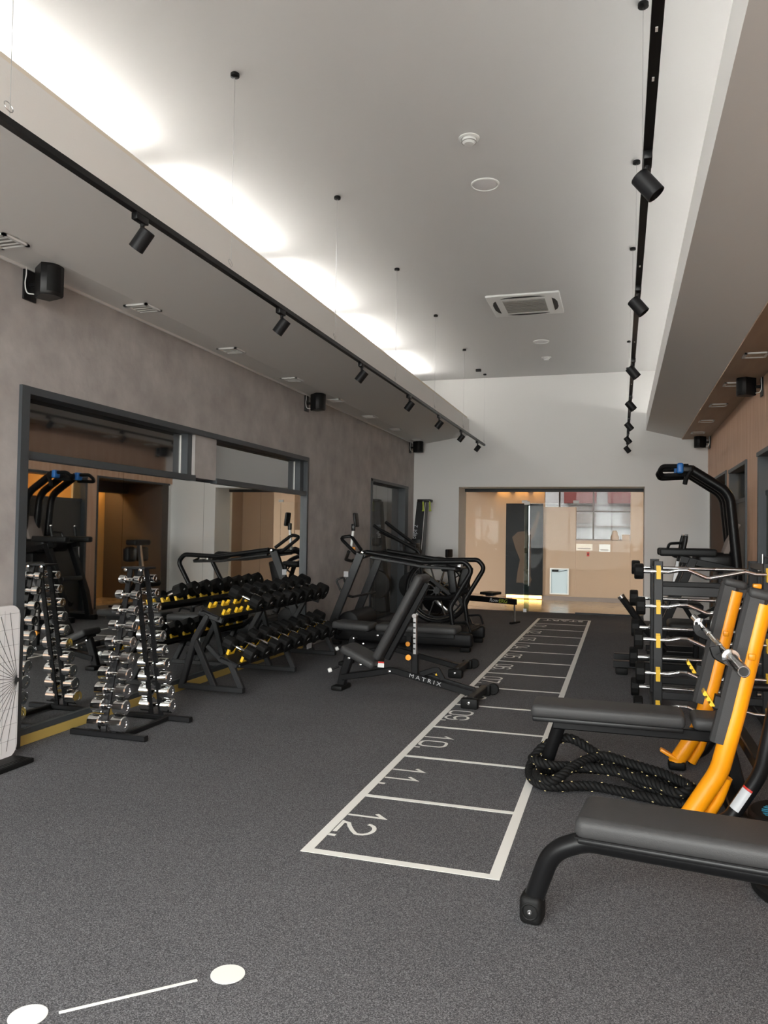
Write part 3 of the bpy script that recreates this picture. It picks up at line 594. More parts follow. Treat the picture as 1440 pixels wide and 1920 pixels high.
dot(-1.176, 2.221, 'white dot on the carpet at the right end of the short stripe'); dot(-1.615, 1.852, 'white dot on the carpet in the bottom left corner')
st = thing('floor_stripe', 'short white stripe between two dots on the carpet', 'floor marking', (-1.4, 2.03, 0), world=True)
MB().bar((-1.542, 1.892, 0.001), (-1.25, 2.162, 0.001), 0.013, 0.001).build('stripe', 'marking', st)
# ================================================================ chrome dumbbell tree
rk = thing('dumbbell_tree', 'black A-frame dumbbell tree standing in front of the mirror', 'dumbbell rack', (-3.27, 4.72, 0), world=True)
for y in (4.43, 4.98):
    b = MB().rect([(-3.565, y, 0.022), (-2.98, y, 0.022)], 0.045, 0.036).build('foot_bar', 'black_powder', rk)
    for x in (-3.57, -2.975): MB().rbox((x, y, 0.022), (0.03, 0.054, 0.044), 0.008).build('rubber_cap', 'rubber', b)
MB().rect([(-3.17, 4.43, 0.024), (-3.17, 4.98, 0.024)], 0.04, 0.034).build('base_bar', 'black_powder', rk)
SIDES = []
for nm, yb_, yt in (('near', 4.43, 4.685), ('far', 4.98, 4.755)):
    for dx in (-0.042, 0.042):
        p = MB().bar((-3.27 + dx, yb_, 0.03), (-3.27 + dx, yt, 1.12), 0.036, 0.012, up=(0, 1, 0.25)).build('upright', 'black_powder', rk)
        MB().cyl((-3.27 + dx, yb_ - 0.026, 0.03), (-3.27 + dx, yb_ + 0.026, 0.03), 0.011, 10).build('bolt', 'chrome', p)
MB().rbox((-3.27, 4.72, 1.128), (0.19, 0.14, 0.014), 0.004).build('top_plate', 'black_powder', rk)
for dx in (-0.06, 0.06): MB().lathe([(0.012, 0), (0.012, 0.012), (0.0, 0.016)], (-3.27 + dx, 4.66, 1.115), (0, -1, 0), 10).build('bolt', 'chrome', rk)
def dumbbell(R, Lh, gap, m_head, m_handle, name, seg, label, cat, loc, rot, grp, poly=False, sleeve=True):
    t = thing(name, label, cat, loc, 0, grp); t.rotation_euler = rot
    c = min(0.006, R * 0.12)
    for s in (-1, 1):
        hd = MB().lathe([(R * 0.45, 0.0), (R - c, 0.0), (R, c), (R, Lh - c), (R - c, Lh), (R * 0.45, Lh), (R * 0.42, Lh - 0.004), (0.0, Lh - 0.004)], (s * gap / 2, 0, 0), (s, 0, 0), seg).build('head', m_head, t, 25 if poly else 35)
    MB().lathe([(0.011, -gap / 2 - 0.004), (0.014, -gap / 2 + 0.012), (0.013, -gap * 0.2), (0.016, 0), (0.013, gap * 0.2), (0.014, gap / 2 - 0.012), (0.011, gap / 2 + 0.004)], (0, 0, 0), (1, 0, 0), 14).build('handle', m_handle, t)
    return t
sd = {'near': 'camera side', 'far': 'far side'}
for nm, y0_, yt, off in (('near', 4.43, 4.685, -1), ('far', 4.98, 4.755, 1)):
    for i in range(10):
        f = i / 9.0; z = 0.105 + 0.945 * f; R = 0.053 - 0.024 * f; Lh = 0.088 - 0.038 * f; gp = 0.090 - 0.024 * f
        yy = y0_ + (yt - y0_) * (z / 1.12) + off * 0.040
        d = dumbbell(R, Lh, gp, 'chrome', 'chrome', 'chrome_dumbbell', 22, 'chrome dumbbell on the %s of the dumbbell tree, %s from the bottom' % (sd[nm], ordn[i]), 'dumbbell', (-3.27, yy, z), (0.3 * i, 0, 0), 'chrome dumbbells on the tree')
        for dx in (-0.042, 0.042): MB().rect([(-3.27 + dx, yy - off * 0.045, z - 0.03), (-3.27 + dx, yy + off * 0.02, z - 0.019), (-3.27 + dx, yy + off * 0.03, z + 0.006)], 0.006, 0.012, up=(1, 0, 0), c=0.001).build('cradle', 'black_powder', rk)
# ================================================================ two-tier hex rack
hr = thing('dumbbell_rack', 'two tier dark steel dumbbell rack with yellow saddles along the mirror', 'dumbbell rack', (-3.3, 6.95, 0), world=True)
for y in (5.86, 6.94, 8.03):
    fr = MB()
    fr.rect([(-3.62, y, 0.065), (-3.01, y, 0.065)], 0.055, 0.045)
    fr.rect([(-3.60, y, 0.06), (-3.484, y, 0.467), (-3.36, y, 0.68)], 0.05, 0.05, up=(0, 1, 0))
    fr.rect([(-3.484, y, 0.467), (-3.285, y, 0.075)], 0.05, 0.045, up=(0, 1, 0))
    fr.rect([(-3.03, y, 0.08), (-3.14, y, 0.29)], 0.05, 0.045, up=(0, 1, 0))
    fr.rect([(-3.36, y, 0.42), (-3.22, y, 0.30), (-3.08, y, 0.262)], 0.04, 0.035, up=(0, 1, 0))
    fr.rect([(-3.44, y, 0.70), (-3.22, y, 0.635)], 0.045, 0.035, up=(0, 1, 0))
    o = fr.build('end_frame', 'grey_powder', hr)
    for x in (-3.60, -3.025): MB().rbox((x, y, 0.055), (0.05, 0.065, 0.11), 0.004).build('foot', 'grey_powder', o)
def tray(cxx, czz, ya, yb):
    tl_ = 0.38; ax = Vector((math.cos(tl_), 0, -math.sin(tl_))); up = Vector((math.sin(tl_), 0, math.cos(tl_)))
    c0 = Vector((cxx, 0, czz)); m = Matrix((ax, Vector((0, 1, 0)), up)).transposed()
    MB().rbox(c0 + Vector((0, (ya + yb) / 2, 0)), (0.17, yb - ya, 0.012), 0.003, 1, m).build('tray', 'black_powder', hr)
    for s in (-1, 1): MB().rbox(c0 + ax * (0.085 * s) + Vector((0, (ya + yb) / 2, 0)) - up * 0.012, (0.012, yb - ya, 0.036), 0.003, 1, m).build('tray_lip', 'black_powder', hr)
    for y in (ya + 0.02, yb - 0.02):
        for s in (-1, 1): MB().lathe([(0.008, 0), (0.008, 0.01), (0, 0.012)], c0 + ax * (0.091 * s) + Vector((0, y, -0.01)), ax * s, 8).build('bolt', 'chrome', hr)
    return c0, ax, up
YI = [5.97 + 0.225 * i for i in range(10)]
sm = {}
def saddle(c0, ax, up, y):
    for s in (-1, 1):
        poly = [(-0.055, 0.0), (0.055, 0.0), (0.055, 0.05), (0.042, 0.05), (0.018, 0.022), (-0.018, 0.022), (-0.042, 0.05), (-0.055, 0.05)]
        MB().prism(poly, -0.011, 0.011, lambda u, v, t: c0 + Vector((0, y + u, 0)) + up * (v + 0.004) + ax * (0.072 * s + t)).build('saddle', 'yellow_plastic', hr)
for tn, cxx, czz, idx, ang in (('upper', -3.325, 0.702, range(2, 10), 0.38), ('lower', -3.14, 0.312, range(0, 10), 0.38)):
    c0, ax, up = tray(cxx, czz, 5.83, 8.18)
    for y in YI: saddle(c0, ax, up, y)
    for n_, i in enumerate(idx):
        R = 0.066 + 0.0018 * i; Lh = 0.088 + 0.003 * i
        p = c0 + Vector((0, YI[i], 0)) + up * (R + 0.020)
        d = dumbbell(R, Lh, 0.125, 'rubber', 'chrome', 'rubber_dumbbell', 12, 'black rubber dumbbell on the %s tier, %s from the camera end' % (tn, ordn[n_]), 'dumbbell', p, (PI / 8, ang, 0), 'black dumbbells on the two tier rack', True)
        for s in (-1, 1):
            MB().prism([(-0.016, -0.006), (0.016, -0.006), (0.016, 0.006), (-0.016, 0.006)], 0, 0.001, lambda u, v, t: (s * (0.0625 + Lh + 0.0003 + t), u, v)).build('weight_mark', 'grey_ink', d)
MB().box(-3.07, -3.066, 7.35, 7.47, 0.20, 0.27).build('tag', 'sticker', hr)
# ================================================================ adjustable benches
def adj_bench(label, loc, rz, flat_back, logo):
    t = thing('adjustable_bench', label, 'bench', loc, rz, 'adjustable benches')
    # local X from rear foot to front wheels, camera side is -Y
    MB().rbox((0.0, 0.0, 0.022), (0.11, 0.22, 0.044), 0.016).build('rear_foot', 'rubber', t)
    MB().rect([(0.0, 0, 0.03), (0.035, 0, 0.16), (0.085, 0, 0.30)], 0.07, 0.06, up=(0, 1, 0)).build('rear_post', 'black_satin', t)
    MB().rect(fillet([(0.02, 0, 0.11), (0.30, 0, 0.165), (0.50, 0, 0.21), (1.25, 0, 0.06)], 0.25), 0.055, 0.085, up=(0, 1, 0)).build('spine', 'black_satin', t)
    f = MB().rect([(1.25, -0.27, 0.06), (1.25, 0.27, 0.06)], 0.06, 0.06).build('front_foot', 'black_satin', t)
    MB().rbox((1.255, -0.285, 0.042), (0.14, 0.07, 0.084), 0.014).build('foot_block', 'rubber', t); MB().rbox((1.25, 0.27, 0.045), (0.10, 0.05, 0.09), 0.012).build('foot_block', 'rubber', t)
    MB().lathe([(0.045, 0), (0.05, 0.004), (0.05, 0.032), (0.045, 0.036), (0.012, 0.036), (0.012, 0.04), (0, 0.04)], (1.315, 0.30, 0.052), (0, 1, 0), 20).build('wheel', 'rubber', t)
    MB().lathe([(0.012, 0), (0.012, 0.008), (0, 0.01)], (1.255, -0.3205, 0.05), (0, -1, 0), 10).build('bolt', 'chrome', t)
    for x, z in ((0.09, 0.285), (0.475, 0.197), (0.36, 0.33), (0.20, 0.235)): MB().lathe([(0.013, 0), (0.013, 0.012), (0.008, 0.014), (0, 0.014)], (x, -0.036, z), (0, -1, 0), 10).build('bolt', 'chrome', t)
    if flat_back: a0, a1, b0, b1 = V(-0.12, 0, 0.43), V(0.30, 0, 0.415), V(0.36, 0, 0.425), V(1.22, 0, 0.43)
    else: a0, a1, b0, b1 = V(0.045, 0, 0.385), V(0.36, 0, 0.245), V(0.365, 0, 0.305), V(0.765, 0, 1.045)
    def pad(p0, p1, wd, th, nm):
        d = (p1 - p0); L = d.length; d.normalize(); up = Vector((0, 1, 0)).cross(d) * -1
        m = Matrix((d, Vector((0, 1, 0)), d.cross(Vector((0, 1, 0))))).transposed()
        MB().rbox((p0 + p1) / 2, (L, wd, th), 0.03, 4, m).build(nm, 'vinyl_grey', t)
        un = d.cross(Vector((0, 1, 0))); return d, un
    d, un = pad(a0, a1, 0.30, 0.075, 'seat_pad')
    if un.z < 0: un = -un
    MB().rbox((a0 + a1) / 2 - un * 0.045, ((a1 - a0).length * 0.8, 0.16, 0.02), 0.004, 1, Matrix((d, Vector((0, 1, 0)), d.cross(Vector((0, 1, 0))))).transposed()).build('seat_bracket', 'black_satin', t)
    d, un = pad(b0, b1, 0.28, 0.075, 'back_pad')
    sg = 1 if (un.x > 0 or flat_back and un.z < 0) else -1
    un = un * sg
    MB().rect([b0 + un * 0.065 + d * 0.03, b1 + un * 0.065 - d * 0.05], 0.05, 0.05, up=(0, 1, 0)).build('back_support', 'black_satin', t)
    tp = V(0.69, 0.0, 0.69) if not flat_back else V(0.69, 0, 0.36)
    MB().rect([(0.70, 0, 0.17), (0.695, 0, 0.36)], 0.06, 0.05, up=(0, 1, 0)).build('post_sleeve', 'black_satin', t)
    ps = MB().rect([(0.696, 0, 0.2), tp], 0.036, 0.03, up=(0, 1, 0)).build('adjustment_post', 'steel', t)
    if not flat_back:
        for k in range(6): MB().box(0.676, 0.70, -0.0195, 0.0195, 0.40 + k * 0.045, 0.412 + k * 0.045).build('notch', 'black_plastic', ps)
        MB().lathe([(0.02, 0), (0.02, 0.06), (0, 0.062)], (0.69, -0.03, 0.69), (0, 1, 0), 12).build('pivot_pin', 'chrome', t)
    kx, kz = (0.655, 0.335) if not flat_back else (0.70, 0.267)
    MB().lathe([(0.012, -0.03), (0.012, 0.0), (0.024, 0.002), (0.026, 0.01), (0.024, 0.018), (0.0, 0.02)], (kx, -0.055, kz), (0, -1, 0), 18).build('pull_pin', 'orange_plastic', t)
    MB().cyl((-0.02, -0.01, 0.20), (-0.075, -0.05, 0.175), 0.009, 8).build('grip_stem', 'black_satin', t); MB().lathe([(0.0, -0.02), (0.018, -0.016), (0.021, 0), (0.018, 0.016), (0, 0.02)], (-0.085, -0.06, 0.17), (-1, -0.6, -0.4), 14).build('grip_knob', 'white_plastic', t)
    if not flat_back:
        MB().rect(fillet([(0.75, 0, 0.19), (0.84, 0, 0.225), (0.90, 0, 0.245), (0.95, 0, 0.16)], 0.02), 0.05, 0.03, up=(0, 1, 0)).build('ladder_bracket', 'black_satin', t)
        MB().rect([(0.80, 0.03, 0.19), (1.22, 0.03, 0.095)], 0.03, 0.03, up=(0, 1, 0)).build('slide_rail', 'black_satin', t)
        MB().box(0.36, 0.42, -0.0305, -0.0295, 0.225, 0.262).build('warning_label', 'white_plastic', t); MB().box(0.36, 0.42, -0.0312, -0.0302, 0.262, 0.275).build('warning_label', 'red_ink', t)
        MB().prism([(0.885, 0.195), (0.905, 0.195), (0.895, 0.215)], -0.027, -0.026, lambda u, v, s: (u, s, v)).build('warning_label', 'yellow_plastic', t)
    if logo:
        dx = V(0.75, 0, -0.15); text_mesh('M A T R I X', 0.047, 'grey_ink', t, 'lettering', frame_mtx((0.80, -0.0435, 0.15), dx, (0, 0, 1)), sx=1.25)
    return t
adj_bench('black adjustable bench with raised backrest beside the lane', (-2.389, 6.53, 0), math.atan2(-0.074, 1.254), False, True)
adj_bench('black adjustable bench set flat behind the raised bench', (-2.78, 7.75, 0), math.atan2(-0.03, 1.22), True, False)
# ================================================================ sled treadmill by the plaster wall
sdv = thing('sled_treadmill', 'black self powered sled treadmill with long side rails and phone holder', 'treadmill', (-2.6, 9.55, 0), world=True)
yn, yf_ = 9.10, 9.98
def side_rail(y):
    MB().tube(fillet([(-3.02, y, 1.165), (-2.29, y, 1.06), (-1.78, y, 1.075), (-1.69, y, 0.975), (-1.95, y, 0.53), (-1.90, y, 0.20)], 0.09), 0.030, 12).build('side_rail', 'black_satin', sdv)
    MB().rect([(-3.48, y, 0.20), (-3.10, y, 1.14)], 0.10, 0.05, up=(0, 1, 0)).build('front_post', 'grey_powder', sdv)
    MB().rbox((-2.55, y, 0.14), (1.75, 0.10, 0.16), 0.03, 3).build('deck_side', 'black_powder', sdv)
    MB().rbox((-3.42, y, 0.02), (0.16, 0.09, 0.04), 0.01).build('foot', 'rubber', sdv); MB().rbox((-1.76, y, 0.03), (0.12, 0.08, 0.06), 0.015).build('foot', 'rubber', sdv)
    MB().lathe([(0.017, 0), (0.017, 0.012), (0, 0.015)], (-3.07, y - 0.028, 1.155), (0, -1, 0), 10).build('bolt', 'chrome', sdv)
    MB().tube(fillet([(-1.90, y, 0.34), (-1.74, y, 0.36), (-1.70, y, 0.24)], 0.05), 0.014, 8).build('rear_loop', 'black_satin', sdv)
for y in (yn, yf_): side_rail(y)
MB().tube(fillet([(-3.02, yn + 0.02, 1.17), (-3.18, yn + 0.05, 1.14), (-3.42, yn + 0.1, 1.34), (-3.28, yn + 0.15, 1.36), (-3.1, yn + 0.02, 1.19)], 0.05), 0.022, 10).build('push_handle', 'black_satin', sdv)
MB().tube(fillet([(-3.02, yf_ - 0.02, 1.17), (-3.2, yf_ - 0.05, 1.12), (-3.46, yf_ - 0.2, 1.02), (-3.45, yf_ - 0.45, 1.05), (-3.3, yn + 0.12, 1.16)], 0.05), 0.022, 10).build('push_handle', 'black_satin', sdv)
MB().tube(fillet([(-3.06, yn, 1.12), (-3.06, yf_, 1.12)], 0.01), 0.022, 8).build('cross_tube', 'black_satin', sdv)
MB().tube(fillet([(-3.28, yn, 0.62), (-3.20, yn - 0.0, 0.60), (-3.18, yf_, 0.60)], 0.02), 0.016, 8).build('cross_tube', 'black_satin', sdv)
MB().tube(fillet([(-3.36, yn + 0.03, 0.66), (-3.44, yn + 0.05, 0.80), (-3.34, yn + 0.05, 0.84), (-3.28, yn + 0.03, 0.70)], 0.03), 0.013, 8).build('step_loop', 'black_satin', sdv)
MB().lathe([(0.11, 0), (0.13, 0.01), (0.13, yf_ - yn - 0.11), (0.11, yf_ - yn - 0.10)], (-3.27, yn + 0.05, 0.28), (0, 1, 0), 28).build('front_drum', 'black_powder', sdv)
MB().rbox((-2.5, (yn + yf_) / 2, 0.215), (1.55, yf_ - yn - 0.12, 0.03), 0.01).build('belt', 'rubber', sdv)
for k in range(9): MB().rbox((-3.15 + k * 0.165, (yn + yf_) / 2, 0.231), (0.15, yf_ - yn - 0.14, 0.008), 0.003, 1).build('belt_slat', 'rubber', sdv)
MB().tube(fillet([(-2.0, yn, 1.03), (-1.86, yn + 0.1, 0.99), (-1.86, yf_ - 0.1, 0.99), (-2.0, yf_, 1.03)], 0.06), 0.015, 8).build('rear_cross_bar', 'black_satin', sdv)
MB().rbox((-1.92, 9.5, 1.0), (0.05, 0.12, 0.07), 0.01).build('latch', 'steel', sdv)
for y in (yn + 0.06, yf_ - 0.06): MB().rect(fillet([(-2.98, y, 1.10), (-2.30, y, 1.00), (-1.90, y, 0.985)], 0.2), 0.035, 0.055, up=(0, 1, 0)).build('harness_rail', 'black_satin', sdv)
MB().rbox((-3.265, yn + 0.14, 1.30), (0.03, 0.03, 0.26), 0.006, 2, Matrix.Rotation(0.1, 3, 'Y')).build('phone_mount_post', 'white_plastic', sdv)
MB().rbox((-3.25, yn + 0.14, 1.47), (0.045, 0.05, 0.09), 0.01).build('mount_joint', 'black_plastic', sdv)
MB().rbox((-3.215, yn + 0.14, 1.565), (0.035, 0.13, 0.18), 0.015, 3, Matrix.Rotation(-0.12, 3, 'Y')).build('display', 'black_plastic', sdv)
MB().rbox((-3.24, yn + 0.13, 1.20), (0.05, 0.04, 0.04), 0.01).build('clamp', 'orange_plastic', sdv)
MB().box(-3.30, -3.24, yn - 0.051, yn - 0.0505, 0.85, 0.92).build('badge', 'grey_ink', sdv)
# ================================================================ ski machine in the corner
sk = thing('ski_machine', 'tall black ski trainer tower with green handles in the back corner', 'ski trainer', (-3.34, 13.2, 0), world=True)
MB().box(-3.60, -3.08, 12.75, 13.55, 0.0, 0.025).build('floor_stand', 'black_powder', sk)
tw = MB(); A4 = [(-3.60, 13.02, 0.0), (-3.36, 13.02, 0.0), (-3.36, 13.30, 0.0), (-3.60, 13.30, 0.0)]
B4 = [(-3.43, 13.10, 1.97), (-3.28, 13.10, 1.97), (-3.28, 13.32, 1.97), (-3.43, 13.32, 1.97)]
tw.add(A4 + B4, [(0, 3, 2, 1), (4, 5, 6, 7), (0, 1, 5, 4), (1, 2, 6, 5), (2, 3, 7, 6), (3, 0, 4, 7)]); tw.build('tower', 'black_satin', sk)
MB().rbox((-3.30, 13.16, 1.985), (0.24, 0.20, 0.05), 0.012).build('top_cap', 'black_plastic', sk)
for x, y in ((-3.31, 13.06), (-3.19, 13.06)):
    h = MB().lathe([(0.012, 0), (0.016, 0.01), (0.013, 0.06), (0.016, 0.14), (0.028, 0.155), (0.028, 0.165), (0, 0.167)], (x, y, 1.965), (0.05, 0, -1), 12).build('handle', 'green_plastic', sk)
    MB().cyl((x, y, 1.98), (x, y, 1.95), 0.004, 6).build('cord', 'white_plastic', sk)
MB().tube([(-3.27, 13.06, 1.95), (-3.33, 13.0, 0.9)], 0.005, 6).build('pull_cord', 'white_plastic', sk)
MB().lathe([(0.05, 0), (0.24, 0.02), (0.25, 0.12), (0.22, 0.15), (0.05, 0.15)], (-3.45, 12.90, 0.50), (0, 1, 0), 28).build('fan_housing', 'black_plastic', sk)
MB().rbox((-3.40, 12.98, 1.25), (0.16, 0.05, 0.14), 0.012).build('monitor', 'black_plastic', sk)
lo = V(-3.50, 13.031, 1.14); hi = V(-3.44, 13.066, 1.58)
text_mesh('concept 2', 0.10, 'sticker', sk, 'lettering', frame_mtx((lo + hi) / 2 + V(0.015, -0.002, 0), (hi - lo), (-1, 0, 0.13)), sx=1.0)
# ================================================================ air bike
bk_ = thing('air_bike', 'black upright air bike with big wheel fan in front of the back wall', 'exercise bike', (-2.6, 11.3, 0), world=True)
by = 11.3; wc = V(-2.62, by, 0.56)
MB().torus(wc, (0, 1, 0), 0.47, 0.035, 44, 10).build('wheel_guard', 'black_satin', bk_)
MB().torus(wc + V(0, -0.036, 0), (0, 1, 0), 0.43, 0.006, 44, 6).build('wheel_trim', 'steel', bk_)
MB().torus(wc, (0, 1, 0), 0.40, 0.012, 40, 8).build('fan_rim', 'grey_powder', bk_)
for k in range(10):
    a = k * PI / 5; MB().bar(wc + V(0.04 * math.cos(a), 0, 0.04 * math.sin(a)), wc + V(0.40 * math.cos(a), 0, 0.40 * math.sin(a)), 0.014, 0.05, up=(0, 1, 0)).build('fan_blade', 'black_plastic', bk_)
MB().cyl(wc + V(0, -0.08, 0), wc + V(0, 0.08, 0), 0.05, 16).build('hub', 'black_plastic', bk_)
for x in (-3.25, -2.05):
    MB().rect([(x, by - 0.28, 0.035), (x, by + 0.28, 0.035)], 0.07, 0.05).build('foot_bar', 'black_satin', bk_)
MB().rect([(-3.25, by, 0.05), (-2.05, by, 0.06)], 0.08, 0.06).build('base_beam', 'black_satin', bk_)
MB().rect(fillet([(-2.10, by, 0.06), (-2.30, by, 0.50), (-2.42, by, 0.86)], 0.1), 0.06, 0.05, up=(0, 1, 0)).build('seat_post', 'black_satin', bk_)
MB().rect([(-2.42, by, 0.50), (-3.16, by, 1.06), (-3.20, by, 1.30)], 0.06, 0.06, up=(0, 1, 0)).build('front_beam', 'black_satin', bk_)
MB().rbox((-2.40, by - 0.03, 0.89), (0.30, 0.22, 0.09), 0.04, 4).build('saddle', 'vinyl', bk_)
MB().tube(fillet([(-3.57, by - 0.22, 1.52), (-3.50, by - 0.22, 1.47), (-2.86, by - 0.2, 1.14), (-2.76, by - 0.18, 0.45)], 0.12), 0.026, 10).build('arm_lever', 'black_satin', bk_)
MB().tube(fillet([(-3.52, by + 0.22, 1.58), (-3.44, by + 0.22, 1.52), (-2.95, by + 0.2, 1.18), (-2.95, by + 0.18, 0.45)], 0.12), 0.026, 10).build('arm_lever', 'black_satin', bk_)
MB().tube(fillet([(-3.48, by - 0.21, 1.42), (-3.14, by - 0.2, 1.28), (-2.92, by - 0.2, 1.20)], 0.1), 0.02, 8).build('arm_brace', 'black_satin', bk_)
MB().rbox((-3.02, by, 1.17), (0.20, 0.24, 0.18), 0.03, 3).build('console', 'black_plastic', bk_)
MB().rbox((-2.34, by - 0.27, 0.72), (0.12, 0.05, 0.36), 0.05, 4, Matrix.Rotation(-0.12, 3, 'Y')).build('shin_guard', 'black_plastic', bk_)
MB().rbox((-2.17, by - 0.16, 0.78), (0.17, 0.06, 0.33), 0.06, 4, Matrix.Rotation(0.25, 3, 'Y')).build('rear_guard', 'black_plastic', bk_)
MB().tube(fillet([(-2.85, by - 0.22, 0.46), (-2.40, by - 0.25, 0.47), (-2.10, by - 0.25, 0.60)], 0.2), 0.04, 10).build('link_arm', 'black_satin', bk_)
for s in (-1, 1):
    c = MB().rbox((-2.72 + 0.12 * s, by + 0.16 * s, 0.42 - 0.1 * s), (0.26, 0.03, 0.05), 0.01, 2, Matrix.Rotation(0.7, 3, 'Y')).build('crank', 'steel', bk_)
    MB().rbox((-2.62 + 0.22 * s, by + 0.22 * s, 0.36 - 0.18 * s), (0.10, 0.09, 0.03), 0.008).build('pedal', 'black_plastic', bk_)
# ---------------------------------------------------------------- rowing machine
rw = thing('rowing_machine', 'black rowing machine with long low rail near the glass entrance', 'rowing machine', (-2.0, 12.7, 0), world=True)
p0 = V(-2.75, 12.75, 0.36); p1 = V(-1.58, 12.35, 0.34)
MB().rect([p0, p1], 0.055, 0.085).build('monorail', 'black_satin', rw)
MB().rect([p0 + V(0, 0, 0.046), p1 + V(0, 0, 0.046)], 0.03, 0.008).build('rail_track', 'steel', rw)
dr = (p1 - p0).normalized(); sdn = V(dr.y, -dr.x, 0)
st_ = p0 + dr * 0.78 + V(0, 0, 0.11); m3 = Matrix((dr, V(-dr.y, dr.x, 0), V(0, 0, 1))).transposed()
MB().rbox(st_, (0.24, 0.32, 0.045), 0.018, 3, m3).build('seat', 'black_plastic', rw); MB().rbox(st_ - V(0, 0, 0.035), (0.14, 0.10, 0.03), 0.006, 2, m3).build('seat_carriage', 'steel', rw)
MB().tube([p1 - dr * 0.03 - V(0, 0, 0.04), p1 - dr * 0.02 - V(0, 0, 0.32)], 0.014, 8).build('rear_leg', 'steel', rw)
MB().rbox(p1 - dr * 0.02 - V(0, 0, 0.325), (0.05, 0.30, 0.03), 0.01, 2, m3).build('rear_foot', 'rubber', rw)
MB().lathe([(0.05, 0), (0.27, 0.02), (0.28, 0.14), (0.05, 0.16)], p0 - dr * 0.25 + V(0, 0, -0.02) - sdn * 0.08, sdn, 28).build('flywheel_cage', 'black_plastic', rw)
MB().tube([p0 - dr * 0.1, p0 - dr * 0.2 + V(0, 0, -0.34)], 0.02, 8).build('front_leg', 'black_satin', rw); MB().rbox(p0 - dr * 0.2 + V(0, 0, -0.335), (0.06, 0.5, 0.04), 0.01, 2, m3).build('front_foot', 'rubber', rw)
for s in (-1, 1): MB().rbox(p0 + dr * 0.12 + sdn * 0.12 * s + V(0, 0, 0.06), (0.10, 0.11, 0.28), 0.02, 2, m3 @ Matrix.Rotation(-0.8, 3, 'Y')).build('footrest', 'black_plastic', rw)
MB().tube([p0 - dr * 0.2 + V(0, 0, 0.1), p0 - dr * 0.05 + V(0, 0, 0.65)], 0.015, 8).build('monitor_arm', 'black_satin', rw); MB().rbox(p0 - dr * 0.02 + V(0, 0, 0.72), (0.05, 0.18, 0.14), 0.015, 2, m3).build('monitor', 'black_plastic', rw)
fm = frame_mtx(p0 + dr * 0.93 + sdn * 0.0295, dr, (0, 0, 1))
text_mesh('Row', 0.085, 'sticker', rw, 'lettering', fm @ Matrix.Translation((-0.08, 0, 0)), shear=0.2); text_mesh('ERG', 0.085, 'green_plastic', rw, 'lettering', fm @ Matrix.Translation((0.085, 0, 0)), shear=0.2)
# ================================================================ curl bar rack on the right
er = thing('barbell_rack', 'dark double sided barbell rack with yellow hooks at the wood wall', 'barbell rack', (0.68, 6.8, 0), world=True)
ZL = [1.135, 0.865, 0.605, 0.345, 0.085]
XP = (0.285, 1.065); YA, YC = 6.44, 7.12
hk = [(0.0, -0.045), (0.0, 0.06), (0.012, 0.06), (0.012, 0.0), (0.044, -0.006), (0.044, 0.05), (0.056, 0.05), (0.056, -0.045)]
for x in XP:
    for yp, s in ((YA, -1), (YC, 1)):
        MB().rect([(x, yp, 0.02), (x, yp, 1.215)], 0.07, 0.07, up=(0, 1, 0)).build('upright', 'grey_powder', er)
        for z in ZL: MB().prism([(yp + s * (0.036 + u), z + v - 0.012) for u, v in hk], x - 0.016, x + 0.016, lambda u, v, t: (t, u, v)).build('hook', 'yellow_plastic', er)
    MB().rect([(x, 6.30, 0.035), (x, 7.26, 0.035)], 0.08, 0.06).build('foot_bar', 'grey_powder', er)
    MB().rect([(x, YA, 1.18), (x, YC, 1.18)], 0.05, 0.05).build('top_bar', 'grey_powder', er)
for yp in (YA, YC):
    MB().rect([(XP[0], yp, 0.985), (XP[1], yp, 0.985)], 0.05, 0.075).build('cross_beam', 'grey_powder', er); MB().rect([(XP[0], yp, 0.17), (XP[1], yp, 0.17)], 0.05, 0.06).build('cross_beam', 'grey_powder', er)
def heads(t, x0, x1, yy, z, R):
    for s, x in ((-1, x0), (1, x1)): MB().lathe([(0.03, 0), (R - 0.008, 0), (R, 0.008), (R, 0.062), (R - 0.008, 0.07), (0.03, 0.07), (0.0, 0.068)], (x, yy, z), (s, 0, 0), 12).build('weight_head', 'rubber', t, 25)
for lv, z in enumerate(ZL):
    yy = YA - 0.064; x0 = 0.175 + 0.014 * (lv % 2); x1 = 1.24; g = 0.048; R = 0.062 + 0.009 * lv
    if lv == 4: R = 0.08
    ez = thing('curl_bar', 'fixed zigzag curl bar on the front hooks of the rack, %s from the top' % ordn[lv], 'barbell', (0.68, yy, z), world=True, group='curl bars on the rack')
    pts = [(x0, yy, z), (0.36, yy, z), (0.44, yy, z + g * 0.35), (0.50, yy, z + g * 0.35), (0.63, yy, z - g * 0.8), (0.66, yy, z - g * 0.8), (0.78, yy, z - g * 0.25), (0.90, yy, z + g * 0.35), (0.97, yy, z), (x1, yy, z)]
    MB().tube(fillet(pts, 0.03), 0.0155, 12).build('bar', 'chrome', ez)
    heads(ez, x0, x1, yy, z, R)
    yy = YC + 0.064; x0 = 0.165 - 0.014 * (lv % 2)
    sb = thing('straight_bar', 'fixed straight bar on the rear hooks of the rack, %s from the top' % ordn[lv], 'barbell', (0.68, yy, z), world=True, group='straight bars on the rack')
    MB().tube([(x0, yy, z), (1.25, yy, z)], 0.0155, 12).build('bar', 'chrome', sb)
    for a, b in ((0.36, 0.56), (0.78, 0.98)): MB().cyl((a, yy, z), (b, yy, z), 0.0165, 12).build('knurled_grip', 'steel', sb)
    heads(sb, x0, 1.25, yy, z, R)
